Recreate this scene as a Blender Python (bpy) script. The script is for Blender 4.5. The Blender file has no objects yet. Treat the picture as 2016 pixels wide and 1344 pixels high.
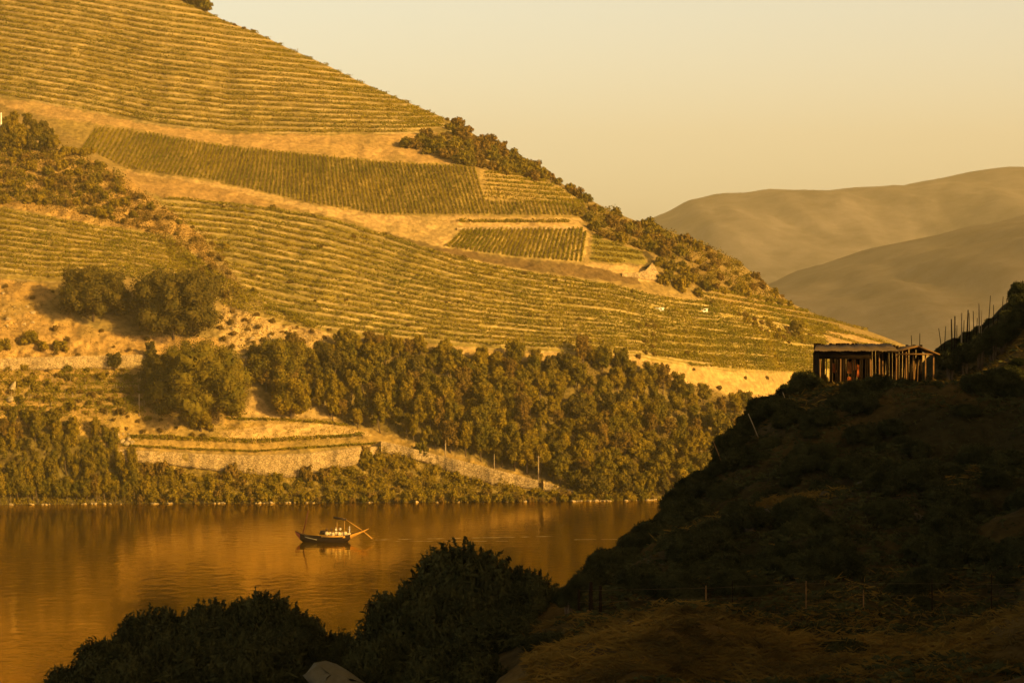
import bpy, math, random
import numpy as np
from mathutils import Vector
R = math.radians
rs = np.random.RandomState(7)
random.seed(7)
scene = bpy.context.scene
COL = scene.collection

# ------------------------------------------------------------------ camera, sky, sun, exposure
F = 4760.0                      # focal length in photo pixels (85 mm on 36 mm)
CAMZ = 40.0                     # camera height over the river
HOR = 703.0                     # photo row of the horizon
cam = bpy.data.cameras.new('camera')
cam.lens = 85.0; cam.sensor_width = 36.0; cam.sensor_fit = 'HORIZONTAL'
cam.shift_y = (HOR - 672.0) / 2016.0
cam.clip_start = 0.5; cam.clip_end = 30000
camo = bpy.data.objects.new('camera', cam); COL.objects.link(camo)
camo.location = (0, 0, CAMZ); camo.rotation_euler = (R(90), 0, 0)
scene.camera = camo

SUN_AZ = 52.0                   # degrees to the right of "straight behind the camera"
SUN_EL = 20.0
sd = Vector((math.sin(R(SUN_AZ)) * math.cos(R(SUN_EL)), -math.cos(R(SUN_AZ)) * math.cos(R(SUN_EL)), math.sin(R(SUN_EL))))
w = bpy.data.worlds.new('World'); scene.world = w; w.use_nodes = True
nt = w.node_tree; nt.nodes.clear()
sky = nt.nodes.new('ShaderNodeTexSky'); sky.sky_type = 'NISHITA'; sky.sun_disc = False
sky.sun_elevation = R(SUN_EL); sky.sun_rotation = math.atan2(sd.x, sd.y)
sky.altitude = 100; sky.air_density = 1.0; sky.dust_density = 4.0; sky.ozone_density = 1.0
tint = nt.nodes.new('ShaderNodeMix'); tint.data_type = 'RGBA'; tint.blend_type = 'MULTIPLY'
tint.inputs[0].default_value = 1.0
tint.inputs[7].default_value = (1.0, 0.86, 0.56, 1)
bg = nt.nodes.new('ShaderNodeBackground'); bg.inputs[1].default_value = 0.15
wo = nt.nodes.new('ShaderNodeOutputWorld')
# dusty evening air: the sky is brightest in a band over the horizon and darker overhead
tcw = nt.nodes.new('ShaderNodeTexCoord'); spx = nt.nodes.new('ShaderNodeSeparateXYZ'); nt.links.new(tcw.outputs['Generated'], spx.inputs[0])
mrw = nt.nodes.new('ShaderNodeMapRange'); mrw.inputs[1].default_value = 0.15; mrw.inputs[2].default_value = 0.42; mrw.interpolation_type = 'SMOOTHSTEP'; nt.links.new(spx.outputs[2], mrw.inputs[0])
tz = nt.nodes.new('ShaderNodeMix'); tz.data_type = 'RGBA'; tz.inputs[6].default_value = (1.0, 0.81, 0.58, 1); tz.inputs[7].default_value = (0.17, 0.12, 0.045, 1)
mr2 = nt.nodes.new('ShaderNodeMapRange'); mr2.inputs[1].default_value = -0.02; mr2.inputs[2].default_value = 0.15; nt.links.new(spx.outputs[2], mr2.inputs[0])
tl = nt.nodes.new('ShaderNodeMix'); tl.data_type = 'RGBA'; tl.inputs[6].default_value = (1.34, 1.07, 0.76, 1); tl.inputs[7].default_value = (1.12, 0.91, 0.66, 1)
nt.links.new(mr2.outputs[0], tl.inputs[0]); nt.links.new(tl.outputs[2], tz.inputs[6]); nt.links.new(mrw.outputs[0], tz.inputs[0]); nt.links.new(tz.outputs[2], tint.inputs[7])
nt.links.new(sky.outputs[0], tint.inputs[6]); nt.links.new(tint.outputs[2], bg.inputs[0]); nt.links.new(bg.outputs[0], wo.inputs[0])
sl = bpy.data.lights.new('sun', 'SUN'); sl.energy = 3.0; sl.angle = R(0.5); sl.color = (1.0, 0.605, 0.125)
so = bpy.data.objects.new('sun', sl); COL.objects.link(so)
so.rotation_euler = sd.to_track_quat('Z', 'Y').to_euler()
vs = scene.view_settings
vs.view_transform = 'Standard'; vs.look = 'None'; vs.gamma = 1.0; vs.exposure = 1.3; vs.use_curve_mapping = False
scene.cycles.max_bounces = 6; scene.cycles.volume_bounces = 0

def at(px, py, Y):
    return Vector(((px - 1008.0) / F * Y, Y, CAMZ - (py - HOR) / F * Y))

# ------------------------------------------------------------------ helpers
def tag(o, label=None, cat=None, group=None, kind=None):
    if label: o['label'] = label
    if cat: o['category'] = cat
    if group: o['group'] = group
    if kind: o['kind'] = kind
    return o

def np_mesh(name, V, faces, mats=(), midx=None, smooth=False, col=None):
    """faces: list of int arrays (n,k). midx: material index per array."""
    me = bpy.data.meshes.new(name)
    V = np.asarray(V, dtype=np.float32)
    faces = [np.asarray(f, dtype=np.int32) for f in faces if len(f)]
    loops = np.concatenate([f.ravel() for f in faces])
    tot = np.concatenate([np.full(len(f), f.shape[1], dtype=np.int32) for f in faces])
    st = np.concatenate([[0], np.cumsum(tot)[:-1]]).astype(np.int32)
    me.vertices.add(len(V)); me.vertices.foreach_set('co', V.ravel())
    me.loops.add(len(loops)); me.loops.foreach_set('vertex_index', loops)
    me.polygons.add(len(tot)); me.polygons.foreach_set('loop_start', st)
    me.polygons.foreach_set('loop_total', tot)
    for m in mats: me.materials.append(m)
    if midx is not None:
        mi = np.concatenate([np.full(len(f), k, dtype=np.int32) for f, k in zip(faces, midx)])
        me.polygons.foreach_set('material_index', mi)
    if smooth: me.polygons.foreach_set('use_smooth', np.ones(len(tot), dtype=bool))
    me.update(calc_edges=True)
    if col is not None:
        ca = me.color_attributes.new('Col', 'FLOAT_COLOR', 'POINT')
        c4 = np.ones((len(V), 4), dtype=np.float32); c4[:, :3] = col
        ca.data.foreach_set('color', c4.ravel())
    me.validate()
    return me

def obj(name, me, parent=None, loc=None, rot=None, scl=None):
    o = bpy.data.objects.new(name, me); COL.objects.link(o)
    if parent is not None: o.parent = parent
    if loc is not None: o.location = loc
    if rot is not None: o.rotation_euler = rot
    if scl is not None: o.scale = scl
    return o

def empty(name, loc, rz=0.0):
    o = bpy.data.objects.new(name, None); COL.objects.link(o)
    o.location = loc; o.rotation_euler = (0, 0, rz); o.empty_display_size = 0.5
    return o

class MB:
    """collects simple solids; build() links them as one mesh object"""
    def __init__(s): s.V = []; s.Q = []; s.T = []; s.n = 0
    def add(s, V, Q=None, T=None):
        V = np.asarray(V, float)
        if Q is not None and len(Q): s.Q.append(np.asarray(Q) + s.n)
        if T is not None and len(T): s.T.append(np.asarray(T) + s.n)
        s.V.append(V); s.n += len(V)
    def box(s, c, size, rot=None):
        hx, hy, hz = [q / 2 for q in size]
        V = np.array([[x, y, z] for x in (-hx, hx) for y in (-hy, hy) for z in (-hz, hz)])
        if rot is not None: V = V @ np.array(rot).T
        V = V + np.array(c)
        s.add(V, [[0, 1, 3, 2], [4, 6, 7, 5], [0, 4, 5, 1], [2, 3, 7, 6], [0, 2, 6, 4], [1, 5, 7, 3]])
    def bar(s, a, b, wx, wy=None):
        wy = wy or wx
        s.tube([a, b], [wx / 2, wx / 2], 4, twist=math.pi / 4)
    def tube(s, pts, rad, n=6, twist=0.0):
        pts = [Vector(p) for p in pts]; V = []
        for i, p in enumerate(pts):
            d = (pts[min(i + 1, len(pts) - 1)] - pts[max(i - 1, 0)]).normalized()
            a = d.cross(Vector((0, 1, 0.02)) if abs(d.y) < 0.9 else Vector((1, 0, 0))).normalized(); b = d.cross(a)
            for k in range(n):
                t = 2 * math.pi * k / n + twist
                V.append(p + (a * math.cos(t) + b * math.sin(t)) * rad[i])
        Q = [[i * n + k, i * n + (k + 1) % n, (i + 1) * n + (k + 1) % n, (i + 1) * n + k] for i in range(len(pts) - 1) for k in range(n)]
        m = len(V); V = V + [pts[0], pts[-1]]
        T = [[m, (k + 1) % n, k] for k in range(n)] + [[m + 1, m - n + k, m - n + (k + 1) % n] for k in range(n)]
        s.add([tuple(v) for v in V], Q, T)
    def sphere(s, c, r, n=5):
        V, Q = cube_sphere(n); s.add(V * np.array(r) + np.array(c), Q)
    def build(s, name, mat, parent=None, smooth=False, loc=None):
        f = []
        if s.Q: f.append(np.concatenate(s.Q))
        if s.T: f.append(np.concatenate(s.T))
        return obj(name, np_mesh(name, np.concatenate(s.V), f, [mat] if mat else [], smooth=smooth), parent, loc)

_cs = {}
def cube_sphere(n):
    if n in _cs: return _cs[n]
    V = []; Q = []
    for ax in range(3):
        for sg in (-1, 1):
            b = len(V)
            for i in range(n + 1):
                for j in range(n + 1):
                    p = [0, 0, 0]; p[ax] = sg; p[(ax + 1) % 3] = math.tan((-1 + 2 * i / n) * math.pi / 4); p[(ax + 2) % 3] = math.tan((-1 + 2 * j / n) * math.pi / 4)
                    l = math.sqrt(sum(q * q for q in p)); V.append([q / l for q in p])
            for i in range(n):
                for j in range(n):
                    q = [b + i * (n + 1) + j, b + (i + 1) * (n + 1) + j, b + (i + 1) * (n + 1) + j + 1, b + i * (n + 1) + j + 1]
                    Q.append(q if sg > 0 else q[::-1])
    _cs[n] = (np.array(V), np.array(Q)); return _cs[n]

def vnoise(x, y, seed=0):
    """smooth value noise in -1..1, numpy"""
    g = np.random.RandomState(seed).rand(128, 128) * 2 - 1
    x = np.asarray(x, float); y = np.asarray(y, float)
    xi = np.floor(x).astype(int); yi = np.floor(y).astype(int)
    fx = x - xi; fy = y - yi
    fx = fx * fx * (3 - 2 * fx); fy = fy * fy * (3 - 2 * fy)
    a = g[xi % 128, yi % 128]; b = g[(xi + 1) % 128, yi % 128]; c = g[xi % 128, (yi + 1) % 128]; d = g[(xi + 1) % 128, (yi + 1) % 128]
    return (a * (1 - fx) + b * fx) * (1 - fy) + (c * (1 - fx) + d * fx) * fy
def fbm(x, y, seed=0, oct=4):
    t = 0; a = 1.0; s = 0
    for k in range(oct):
        t = t + a * vnoise(x * 2 ** k + 13.7 * k, y * 2 ** k + 5.1 * k, seed + k); s += a; a *= 0.5
    return t / s

def inpoly(x, y, poly):
    x = np.asarray(x, float); y = np.asarray(y, float); r = np.zeros(np.broadcast(x, y).shape, bool)
    n = len(poly)
    for i in range(n):
        x1, y1 = poly[i]; x2, y2 = poly[(i + 1) % n]
        if y1 == y2: continue
        c = ((y1 > y) != (y2 > y)) & (x < (x2 - x1) * (y - y1) / (y2 - y1) + x1)
        r ^= c
    return r
def curve(pts):
    a = np.array(pts, float); return lambda x: np.interp(x, a[:, 0], a[:, 1])
def blur(A, sig, ax):
    n = int(sig * 3) + 1; k = np.exp(-0.5 * (np.arange(-n, n + 1) / sig) ** 2); k /= k.sum()
    P = np.pad(A, [(n, n) if i == ax else (0, 0) for i in range(2)], mode='edge')
    out = np.zeros_like(A)
    for i, kk in enumerate(k):
        out += kk * (P[i:i + A.shape[0], :] if ax == 0 else P[:, i:i + A.shape[1]])
    return out

# ------------------------------------------------------------------ materials
def mat(name, col, rough=0.85, spec=0.2, var=0.0, vscale=1.0, col2=None, bump=0.0, bscale=5.0, transl=0.0, attr=False, metal=0.0, emit=None):
    m = bpy.data.materials.new(name); m.use_nodes = True; n = m.node_tree; L = n.links
    p = n.nodes['Principled BSDF']; p.inputs['Roughness'].default_value = rough; p.inputs['Metallic'].default_value = metal
    p.inputs['Specular IOR Level'].default_value = spec
    p.inputs['Base Color'].default_value = (*col, 1)
    tc = n.nodes.new('ShaderNodeTexCoord'); last = None
    geo = n.nodes.new('ShaderNodeNewGeometry')
    if attr:
        a = n.nodes.new('ShaderNodeAttribute'); a.attribute_name = 'Col'; last = a.outputs['Color']
    if var > 0 or col2:
        nz = n.nodes.new('ShaderNodeTexNoise'); nz.inputs['Scale'].default_value = vscale; nz.inputs['Detail'].default_value = 5.0; nz.inputs['Roughness'].default_value = 0.65
        L.new(geo.outputs['Position'], nz.inputs['Vector'])
        mr = n.nodes.new('ShaderNodeMapRange'); mr.inputs[1].default_value = 0.35; mr.inputs[2].default_value = 0.65
        L.new(nz.outputs['Fac'], mr.inputs[0])
        mx = n.nodes.new('ShaderNodeMix'); mx.data_type = 'RGBA'
        if attr:
            mx.blend_type = 'MULTIPLY'; mx.inputs[0].default_value = 1.0
            rp = n.nodes.new('ShaderNodeMix'); rp.data_type = 'RGBA'
            rp.inputs[6].default_value = (1 - var, 1 - var, 1 - var, 1); rp.inputs[7].default_value = (1 + var, 1 + var, 1 + var, 1)
            L.new(mr.outputs[0], rp.inputs[0]); L.new(last, mx.inputs[6]); L.new(rp.outputs[2], mx.inputs[7])
        else:
            c2 = col2 or tuple(c * (1 - var) for c in col)
            mx.inputs[6].default_value = (*col, 1); mx.inputs[7].default_value = (*c2, 1)
            L.new(mr.outputs[0], mx.inputs[0])
        last = mx.outputs[2]
    if last is not None: L.new(last, p.inputs['Base Color'])
    if bump > 0:
        nb = n.nodes.new('ShaderNodeTexNoise'); nb.inputs['Scale'].default_value = bscale; nb.inputs['Detail'].default_value = 6.0
        L.new(geo.outputs['Position'], nb.inputs['Vector'])
        b = n.nodes.new('ShaderNodeBump'); b.inputs['Strength'].default_value = 1.0; b.inputs['Distance'].default_value = bump
        L.new(nb.outputs['Fac'], b.inputs['Height']); L.new(b.outputs[0], p.inputs['Normal'])
    if transl > 0:
        t = n.nodes.new('ShaderNodeBsdfTranslucent'); ms = n.nodes.new('ShaderNodeMixShader'); ms.inputs[0].default_value = transl
        t.inputs[0].default_value = (*col, 1)
        if last is not None: L.new(last, t.inputs[0])
        out = n.nodes['Material Output']
        L.new(p.outputs[0], ms.inputs[1]); L.new(t.outputs[0], ms.inputs[2]); L.new(ms.outputs[0], out.inputs[0])
    return m

M = {}
M['terrain'] = mat('hillside_ground', (0.3, 0.2, 0.1), 0.95, 0.1, var=0.28, vscale=0.55, bump=0.35, bscale=0.9, attr=True)
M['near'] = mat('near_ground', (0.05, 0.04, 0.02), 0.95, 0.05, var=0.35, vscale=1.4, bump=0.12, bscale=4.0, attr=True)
M['mount'] = mat('mountain_ground', (0.2, 0.15, 0.08), 0.95, 0.0, var=0.25, vscale=0.02, attr=True, bump=3.0, bscale=0.03)
M['vine'] = mat('vine_leaves', (0.27, 0.20, 0.010), 0.85, 0.05, col2=(0.15, 0.135, 0.007), vscale=0.07, transl=0.25)
M['leaf'] = mat('oak_leaves', (0.235, 0.165, 0.014), 0.8, 0.08, col2=(0.10, 0.088, 0.008), vscale=0.25, transl=0.2)
M['leafy'] = mat('olive_leaves', (0.31, 0.21, 0.014), 0.8, 0.08, col2=(0.17, 0.13, 0.008), vscale=0.3, transl=0.25)
M['scrub'] = mat('scrub_leaves', (0.22, 0.13, 0.025), 0.85, 0.05, col2=(0.12, 0.085, 0.012), vscale=0.4, transl=0.15)
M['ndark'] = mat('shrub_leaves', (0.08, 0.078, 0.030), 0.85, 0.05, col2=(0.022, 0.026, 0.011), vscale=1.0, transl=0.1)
M['ngrass'] = mat('dry_grass_blades', (0.25, 0.155, 0.034), 0.9, 0.05, col2=(0.07, 0.048, 0.014), vscale=0.25, transl=0.2)
M['leafdark'] = mat('holm_oak_leaves', (0.15, 0.105, 0.014), 0.8, 0.08, col2=(0.055, 0.048, 0.008), vscale=0.45, transl=0.12)
M['bark'] = mat('bark', (0.16, 0.11, 0.065), 0.9, 0.1, var=0.4, vscale=2.0)
M['wall'] = mat('dry_stone', (0.48, 0.35, 0.17), 0.9, 0.1, col2=(0.27, 0.185, 0.09), vscale=0.9, bump=0.25, bscale=2.2)
wn_ = M['wall'].node_tree; vo = wn_.nodes.new('ShaderNodeTexVoronoi'); vo.feature = 'DISTANCE_TO_EDGE'; vo.inputs['Scale'].default_value = 1.5
gp_ = wn_.nodes.new('ShaderNodeNewGeometry'); mp_ = wn_.nodes.new('ShaderNodeMapping'); mp_.inputs['Scale'].default_value = (0.7, 0.7, 1.3)
wn_.links.new(gp_.outputs['Position'], mp_.inputs[0]); wn_.links.new(mp_.outputs[0], vo.inputs['Vector'])
r_ = wn_.nodes.new('ShaderNodeMapRange'); r_.inputs[2].default_value = 0.12; r_.inputs[3].default_value = 0.42; r_.inputs[4].default_value = 1.1; wn_.links.new(vo.outputs['Distance'], r_.inputs[0])
mm_ = wn_.nodes.new('ShaderNodeMix'); mm_.data_type = 'RGBA'; mm_.blend_type = 'MULTIPLY'; mm_.inputs[0].default_value = 1.0
pb_ = wn_.nodes['Principled BSDF'].inputs['Base Color']; wn_.links.new(pb_.links[0].from_socket, mm_.inputs[6]); wn_.links.new(r_.outputs[0], mm_.inputs[7]); wn_.links.new(mm_.outputs[2], pb_)
M['rock'] = mat('pale_rock', (0.45, 0.34, 0.19), 0.85, 0.1, col2=(0.30, 0.22, 0.11), vscale=1.0, bump=0.15, bscale=2.0)
M['wood'] = mat('weathered_wood', (0.27, 0.14, 0.05), 0.85, 0.2, var=0.45, vscale=3.0)
M['darkwood'] = mat('dark_wood', (0.022, 0.013, 0.007), 0.9, 0.05, var=0.4, vscale=3.0)
M['white'] = mat('white_plaster', (0.78, 0.74, 0.66), 0.8, 0.2)
# ------------------------------------------------------------------ the far hillside (one sheet, marched from the shore to the ridge)
SKY = curve([(-500, -330), (0, -150), (200, -70), (330, -18), (400, 18), (440, 40), (500, 62), (560, 92), (640, 127), (700, 157), (780, 192), (860, 226), (900, 243), (950, 275),
             (1000, 305), (1040, 326), (1090, 352), (1150, 387), (1200, 414), (1250, 434), (1320, 456), (1400, 488), (1450, 512), (1500, 552), (1560, 598), (1600, 616),
             (1700, 648), (1760, 670), (1850, 708), (1950, 770), (2100, 850), (2500, 930)])
SHORE = curve([(-500, 997), (0, 993), (300, 991), (700, 989), (1100, 987), (1300, 985), (1500, 975), (1700, 960), (2000, 945), (2500, 938)])
SPUR = curve([(-500, 180), (0, 250), (60, 268), (130, 285), (180, 300), (250, 350), (330, 410), (400, 460), (450, 520), (520, 575), (640, 640)])
# polygons in photo pixels used to find where each field, track and wall lies
UPPERBARE = [(-400, 150), (0, 192), (150, 216), (300, 247), (450, 264), (650, 266), (900, 263), (960, 300), (940, 330), (900, 324), (750, 317), (600, 302), (420, 282), (250, 252), (100, 232), (0, 208), (-400, 170)]
GRID = [(100, 232), (250, 252), (420, 282), (600, 302), (750, 317), (900, 324), (938, 330), (948, 395), (1150, 420), (1150, 430), (950, 427), (750, 427), (620, 406), (520, 382), (400, 357), (250, 337), (180, 300)]
RIGHTTER = [(945, 334), (1000, 335), (1080, 352), (1140, 385), (1150, 420), (948, 394)]
BARE1 = [(240, 338), (420, 358), (520, 382), (620, 408), (560, 412), (480, 400), (330, 388), (270, 372)]
TRACK2 = [(250, 336), (400, 355), (520, 380), (620, 404), (760, 425), (950, 426), (1150, 429), (1150, 436), (950, 434), (740, 436), (700, 437), (600, 413), (510, 388), (400, 362), (250, 340)]
BARE2 = [(715, 434), (900, 436), (1140, 436), (1160, 452), (905, 450), (870, 486), (780, 470), (720, 448)]
SMALL = [(905, 451), (1152, 452), (1162, 460), (1146, 517), (1010, 506), (872, 487)]
SMALLR = [(1168, 463), (1265, 497), (1275, 520), (1160, 515)]
ROAD = [(740, 452), (870, 487), (1010, 508), (1150, 522), (1255, 545), (1262, 560), (1200, 552), (1050, 534), (900, 503), (770, 468)]
BARE2B = [(1150, 518), (1270, 524), (1300, 552), (1255, 556), (1160, 530)]
WOODUP = [(795, 285), (830, 268), (880, 262), (890, 240), (960, 272), (1045, 325), (1095, 352), (1140, 384), (1090, 362), (1000, 338), (940, 332), (870, 308)]
WOODSPUR = [(1150, 390), (1250, 436), (1320, 458), (1400, 490), (1450, 514), (1500, 554), (1565, 602), (1500, 592), (1440, 578), (1370, 565), (1310, 540), (1290, 500), (1230, 480), (1170, 455), (1135, 420)]
MID = [(300, 388), (480, 400), (560, 412), (650, 428), (740, 455), (900, 506), (1050, 537), (1200, 556), (1300, 585), (1450, 600), (1620, 640), (1640, 735), (1450, 731), (1330, 716), (1230, 700), (1180, 697), (1050, 692), (900, 682), (760, 667), (650, 655), (520, 615), (450, 525), (400, 465), (340, 420)]
RIGHTBARE = [(1400, 595), (1560, 632), (1620, 640), (1760, 680), (1640, 700), (1560, 665), (1480, 625), (1410, 615)]
LEFTV = [(-300, 395), (0, 408), (200, 446), (330, 462), (430, 535), (520, 600), (640, 650), (560, 640), (440, 598), (330, 560), (230, 545), (100, 556), (0, 548), (-300, 540)]
SCRUBL = [(-300, 230), (0, 252), (130, 288), (250, 352), (330, 412), (400, 462), (430, 530), (330, 460), (200, 444), (0, 405), (-300, 390)]
ROCKY = [(440, 600), (560, 640), (650, 655), (640, 690), (500, 700), (440, 690), (430, 640)]
LEFTBARE = [(-300, 545), (0, 550), (90, 560), (160, 640), (240, 660), (430, 665), (440, 700), (0, 705), (-300, 705)]
WALLU = [(-300, 708), (0, 705), (280, 698), (490, 700), (500, 722), (300, 722), (0, 728), (-300, 732)]
GULLYB = [(640, 683), (740, 662), (900, 682), (1050, 695), (1160, 690), (1235, 700), (1330, 716), (1450, 731), (1630, 737), (1560, 770), (1490, 800), (1420, 770), (1320, 745), (1220, 712), (1100, 712), (1000, 712), (880, 700), (760, 690)]
TERL = [(-300, 732), (0, 728), (250, 724), (290, 790), (300, 815), (0, 822), (-300, 822)]
LOWGRASS = [(-300, 822), (290, 815), (500, 800), (660, 830), (760, 855), (880, 892), (1060, 940), (1160, 975), (1120, 970), (1050, 952), (750, 870), (740, 878), (500, 893), (230, 882), (-300, 850)]
SLOPEP = [(430, 850), (560, 832), (660, 835), (735, 856), (690, 862), (440, 868)]
CONE1 = [(470, 830), (500, 770), (540, 812), (560, 830)]
CONE2 = [(570, 822), (625, 775), (665, 826)]
WALLL = [(225, 880), (500, 893), (745, 877), (752, 905), (720, 912), (570, 938), (400, 922), (225, 908)]
WALLR = [(745, 868), (830, 885), (950, 915), (1060, 944), (1130, 965), (1120, 972), (1050, 962), (960, 950), (860, 915), (750, 893)]
WOODMAIN = [(480, 700), (560, 680), (625, 692), (700, 682), (745, 664), (800, 682), (870, 692), (1000, 712), (1100, 712), (1160, 690), (1230, 712), (1330, 748), (1420, 775), (1490, 802), (1480, 880), (1420, 930), (1330, 978), (1180, 978), (1110, 958), (1050, 932), (950, 905), (860, 880), (760, 850), (665, 828), (600, 775), (540, 790), (500, 740)]
WOODLEFT = [(-300, 850), (0, 838), (80, 842), (150, 850), (215, 880), (235, 925), (270, 960), (270, 988), (0, 990), (-300, 994)]
BANK = [(230, 905), (400, 922), (570, 938), (720, 912), (752, 893), (860, 915), (960, 950), (1050, 962), (1130, 972), (1300, 980), (1300, 988), (230, 992)]

pxs = np.concatenate([np.arange(-480, -20, 12.0), np.arange(-20, 2040, 3.0), np.arange(2040, 2480, 16.0)])
NR = 460
T = np.linspace(0, 1, NR)[:, None]
PX = np.broadcast_to(pxs[None, :], (NR, len(pxs))).copy()
PY = SHORE(pxs)[None, :] * (1 - T) + SKY(pxs)[None, :] * T
S = np.full(PX.shape, 0.62)
def setS(poly, v): S[inpoly(PX, PY, poly)] = v
for p_, v_ in ((UPPERBARE, 0.4), (GRID, 0.5), (TRACK2, 0.22), (BARE2, 0.6), (SMALL, 0.36), (ROAD, 0.25), (LEFTBARE, 0.8), (ROCKY, 1.1), (GULLYB, 0.4), (WALLU, 3.5), (WALLL, 4.0), (WALLR, 4.0),
               (TERL, 0.35), (LOWGRASS, 0.22), (SLOPEP, 0.9), (BANK, 0.55), (WOODMAIN, 0.95), (SCRUBL, 0.85), (LEFTV, 0.55), (BARE1, 0.7)): setS(p_, v_)
S = blur(blur(S, 3.0, 0), 7.0, 1)
# turn away smoothly at the skyline
dsky = PY - SKY(PX)
pyl = np.arange(998.0, -335.0, -1.5); Yl = np.zeros(len(pyl)); Zl = 0.0
inx = (PX > 0) & (PX < 1500)
Sb = np.array([S[inx & (np.abs(PY - y_) < 5)].mean() if (inx & (np.abs(PY - y_) < 5)).any() else 0.5 for y_ in pyl])
Sb = np.convolve(np.pad(Sb, 6, mode='edge'), np.ones(13) / 13, 'valid') * np.interp(pyl, [-335, 0, 300, 600, 1000], [0.95, 0.9, 0.9, 1.0, 1.0])
Yl[0] = CAMZ * F / (pyl[0] - HOR)
for i in range(1, len(pyl)):
    q = (HOR - pyl[i]) / F; s_ = max(Sb[i], q + 0.12)
    Yl[i] = max((s_ * Yl[i - 1] - Zl + CAMZ) / (s_ - q), Yl[i - 1] + 0.01); Zl = CAMZ + q * Yl[i]
Ysh = CAMZ * F / (SHORE(PX) - HOR)
Yg = np.interp(-PY, -pyl, Yl) + (Ysh - np.interp(-SHORE(PX), -pyl, Yl))
Yg = Yg + 55.0 * (1 - np.clip(dsky / 80.0, 0, 1)) ** 2        # the slope turns away at the skyline
# the hollow behind the left spur
Yg = 0.05 * Yg + 0.95 * blur(Yg, 34, 1)
J = np.interp(pxs, [-500, 0, 250, 450, 640], [15, 15, 12, 5, 0])[None, :]
k_ = 1.0 / (1 + np.exp((PY - SPUR(PX)) / 3.0))
Yg = Yg + J * k_
rel = np.clip((SHORE(PX) - PY) / 60.0, 0, 1)
Yg = Yg + rel * (0.9 * fbm(PX / 170.0 + 3, PY / 110.0, 11, 3) + 1.6 * fbm(PX / 28.0, PY / 20.0, 21, 4))
# broad folds: the slope left of px 1250 looks left of the camera, the spur beyond it turns away
Yg = Yg + np.interp(pxs, [-500, 0, 600, 1200, 1500, 1800, 2500], [-45, -26, 0, 26, 55, 120, 300])[None, :] * np.clip((SHORE(PX) - PY) / 200.0, 0, 1)
rough = inpoly(PX, PY, ROCKY) | inpoly(PX, PY, SCRUBL) | inpoly(PX, PY, LEFTBARE)
Yg = Yg + blur(rough.astype(float), 2, 1) * 1.8 * fbm(PX / 16.0, PY / 14.0, 31, 3)
Zg = CAMZ + (HOR - PY) / F * Yg
Xg = (PX - 1008.0) / F * Yg

def P(px, py):
    """photo position on the hillside -> world point"""
    t = (SHORE(px) - py) / (SHORE(px) - SKY(px)); i = float(np.clip(t, 0, 0.9999)) * (NR - 1); i0 = int(i); fi = i - i0
    j = float(np.interp(px, pxs, np.arange(len(pxs)))); j0 = min(int(j), len(pxs) - 2); fj = j - j0
    Yv = (Yg[i0, j0] * (1 - fi) + Yg[i0 + 1, j0] * fi) * (1 - fj) + (Yg[i0, j0 + 1] * (1 - fi) + Yg[i0 + 1, j0 + 1] * fi) * fj
    py = max(py, float(SKY(px)))
    return Vector(((px - 1008.0) / F * Yv, Yv, CAMZ + (HOR - py) / F * Yv))
def Pa(px, py):
    px = np.asarray(px, float); py = np.asarray(py, float)
    t = (SHORE(px) - py) / (SHORE(px) - SKY(px)); i = np.clip(t, 0, 0.9999) * (NR - 1); i0 = i.astype(int); fi = i - i0
    j = np.interp(px, pxs, np.arange(len(pxs))); j0 = np.minimum(j.astype(int), len(pxs) - 2); fj = j - j0
    Yv = (Yg[i0, j0] * (1 - fi) + Yg[i0 + 1, j0] * fi) * (1 - fj) + (Yg[i0, j0 + 1] * (1 - fi) + Yg[i0 + 1, j0 + 1] * fi) * fj
    return np.stack([(px - 1008.0) / F * Yv, Yv, CAMZ + (HOR - py) / F * Yv], -1)

# albedo per region
C = np.zeros(PX.shape + (3,)); C[:] = (0.27, 0.19, 0.085)
jx = PX + 5 * fbm(PX / 13, PY / 9, 41, 3); jy = PY + 4 * fbm(PX / 11, PY / 8, 51, 3)
def paint(poly, c, a=1.0):
    m = inpoly(jx, jy, poly); C[m] = C[m] * (1 - a) + np.array(c) * a
up = jy < np.interp(jx, [p[0] for p in UPPERBARE[:9]], [p[1] for p in UPPERBARE[:9]])
C[up] = (0.40, 0.275, 0.135)
pale = (0.47, 0.32, 0.17); soil = (0.40, 0.26, 0.125); grassy = (0.27, 0.19, 0.07); olive = (0.17, 0.135, 0.035)
paint(UPPERBARE, (0.43, 0.28, 0.14)); paint(GRID, (0.30, 0.215, 0.085)); paint(RIGHTTER, (0.38, 0.27, 0.12)); paint(BARE1, (0.36, 0.23, 0.11)); paint(TRACK2, pale)
paint(MID, (0.40, 0.275, 0.12)); paint(BARE2, pale); paint(SMALL, (0.40, 0.29, 0.13)); paint(SMALLR, (0.22, 0.18, 0.05)); paint(BARE2B, pale); paint(ROAD, (0.16, 0.105, 0.05)); paint([(1262, 494), (1272, 492), (1284, 506), (1284, 520), (1272, 530), (1264, 528), (1274, 516), (1272, 505)], (0.08, 0.06, 0.03))
paint(WOODUP, (0.2, 0.135, 0.06)); paint(WOODSPUR, (0.25, 0.17, 0.07)); paint(RIGHTBARE, (0.40, 0.265, 0.13)); paint(LEFTV, (0.36, 0.25, 0.10)); paint(SCRUBL, (0.38, 0.24, 0.10))
paint(LEFTBARE, (0.37, 0.235, 0.10)); paint(ROCKY, (0.42, 0.29, 0.15)); paint(GULLYB, (0.43, 0.29, 0.14)); paint(TERL, (0.31, 0.2, 0.08)); paint(LOWGRASS, (0.33, 0.22, 0.085)); paint(SLOPEP, pale)
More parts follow.
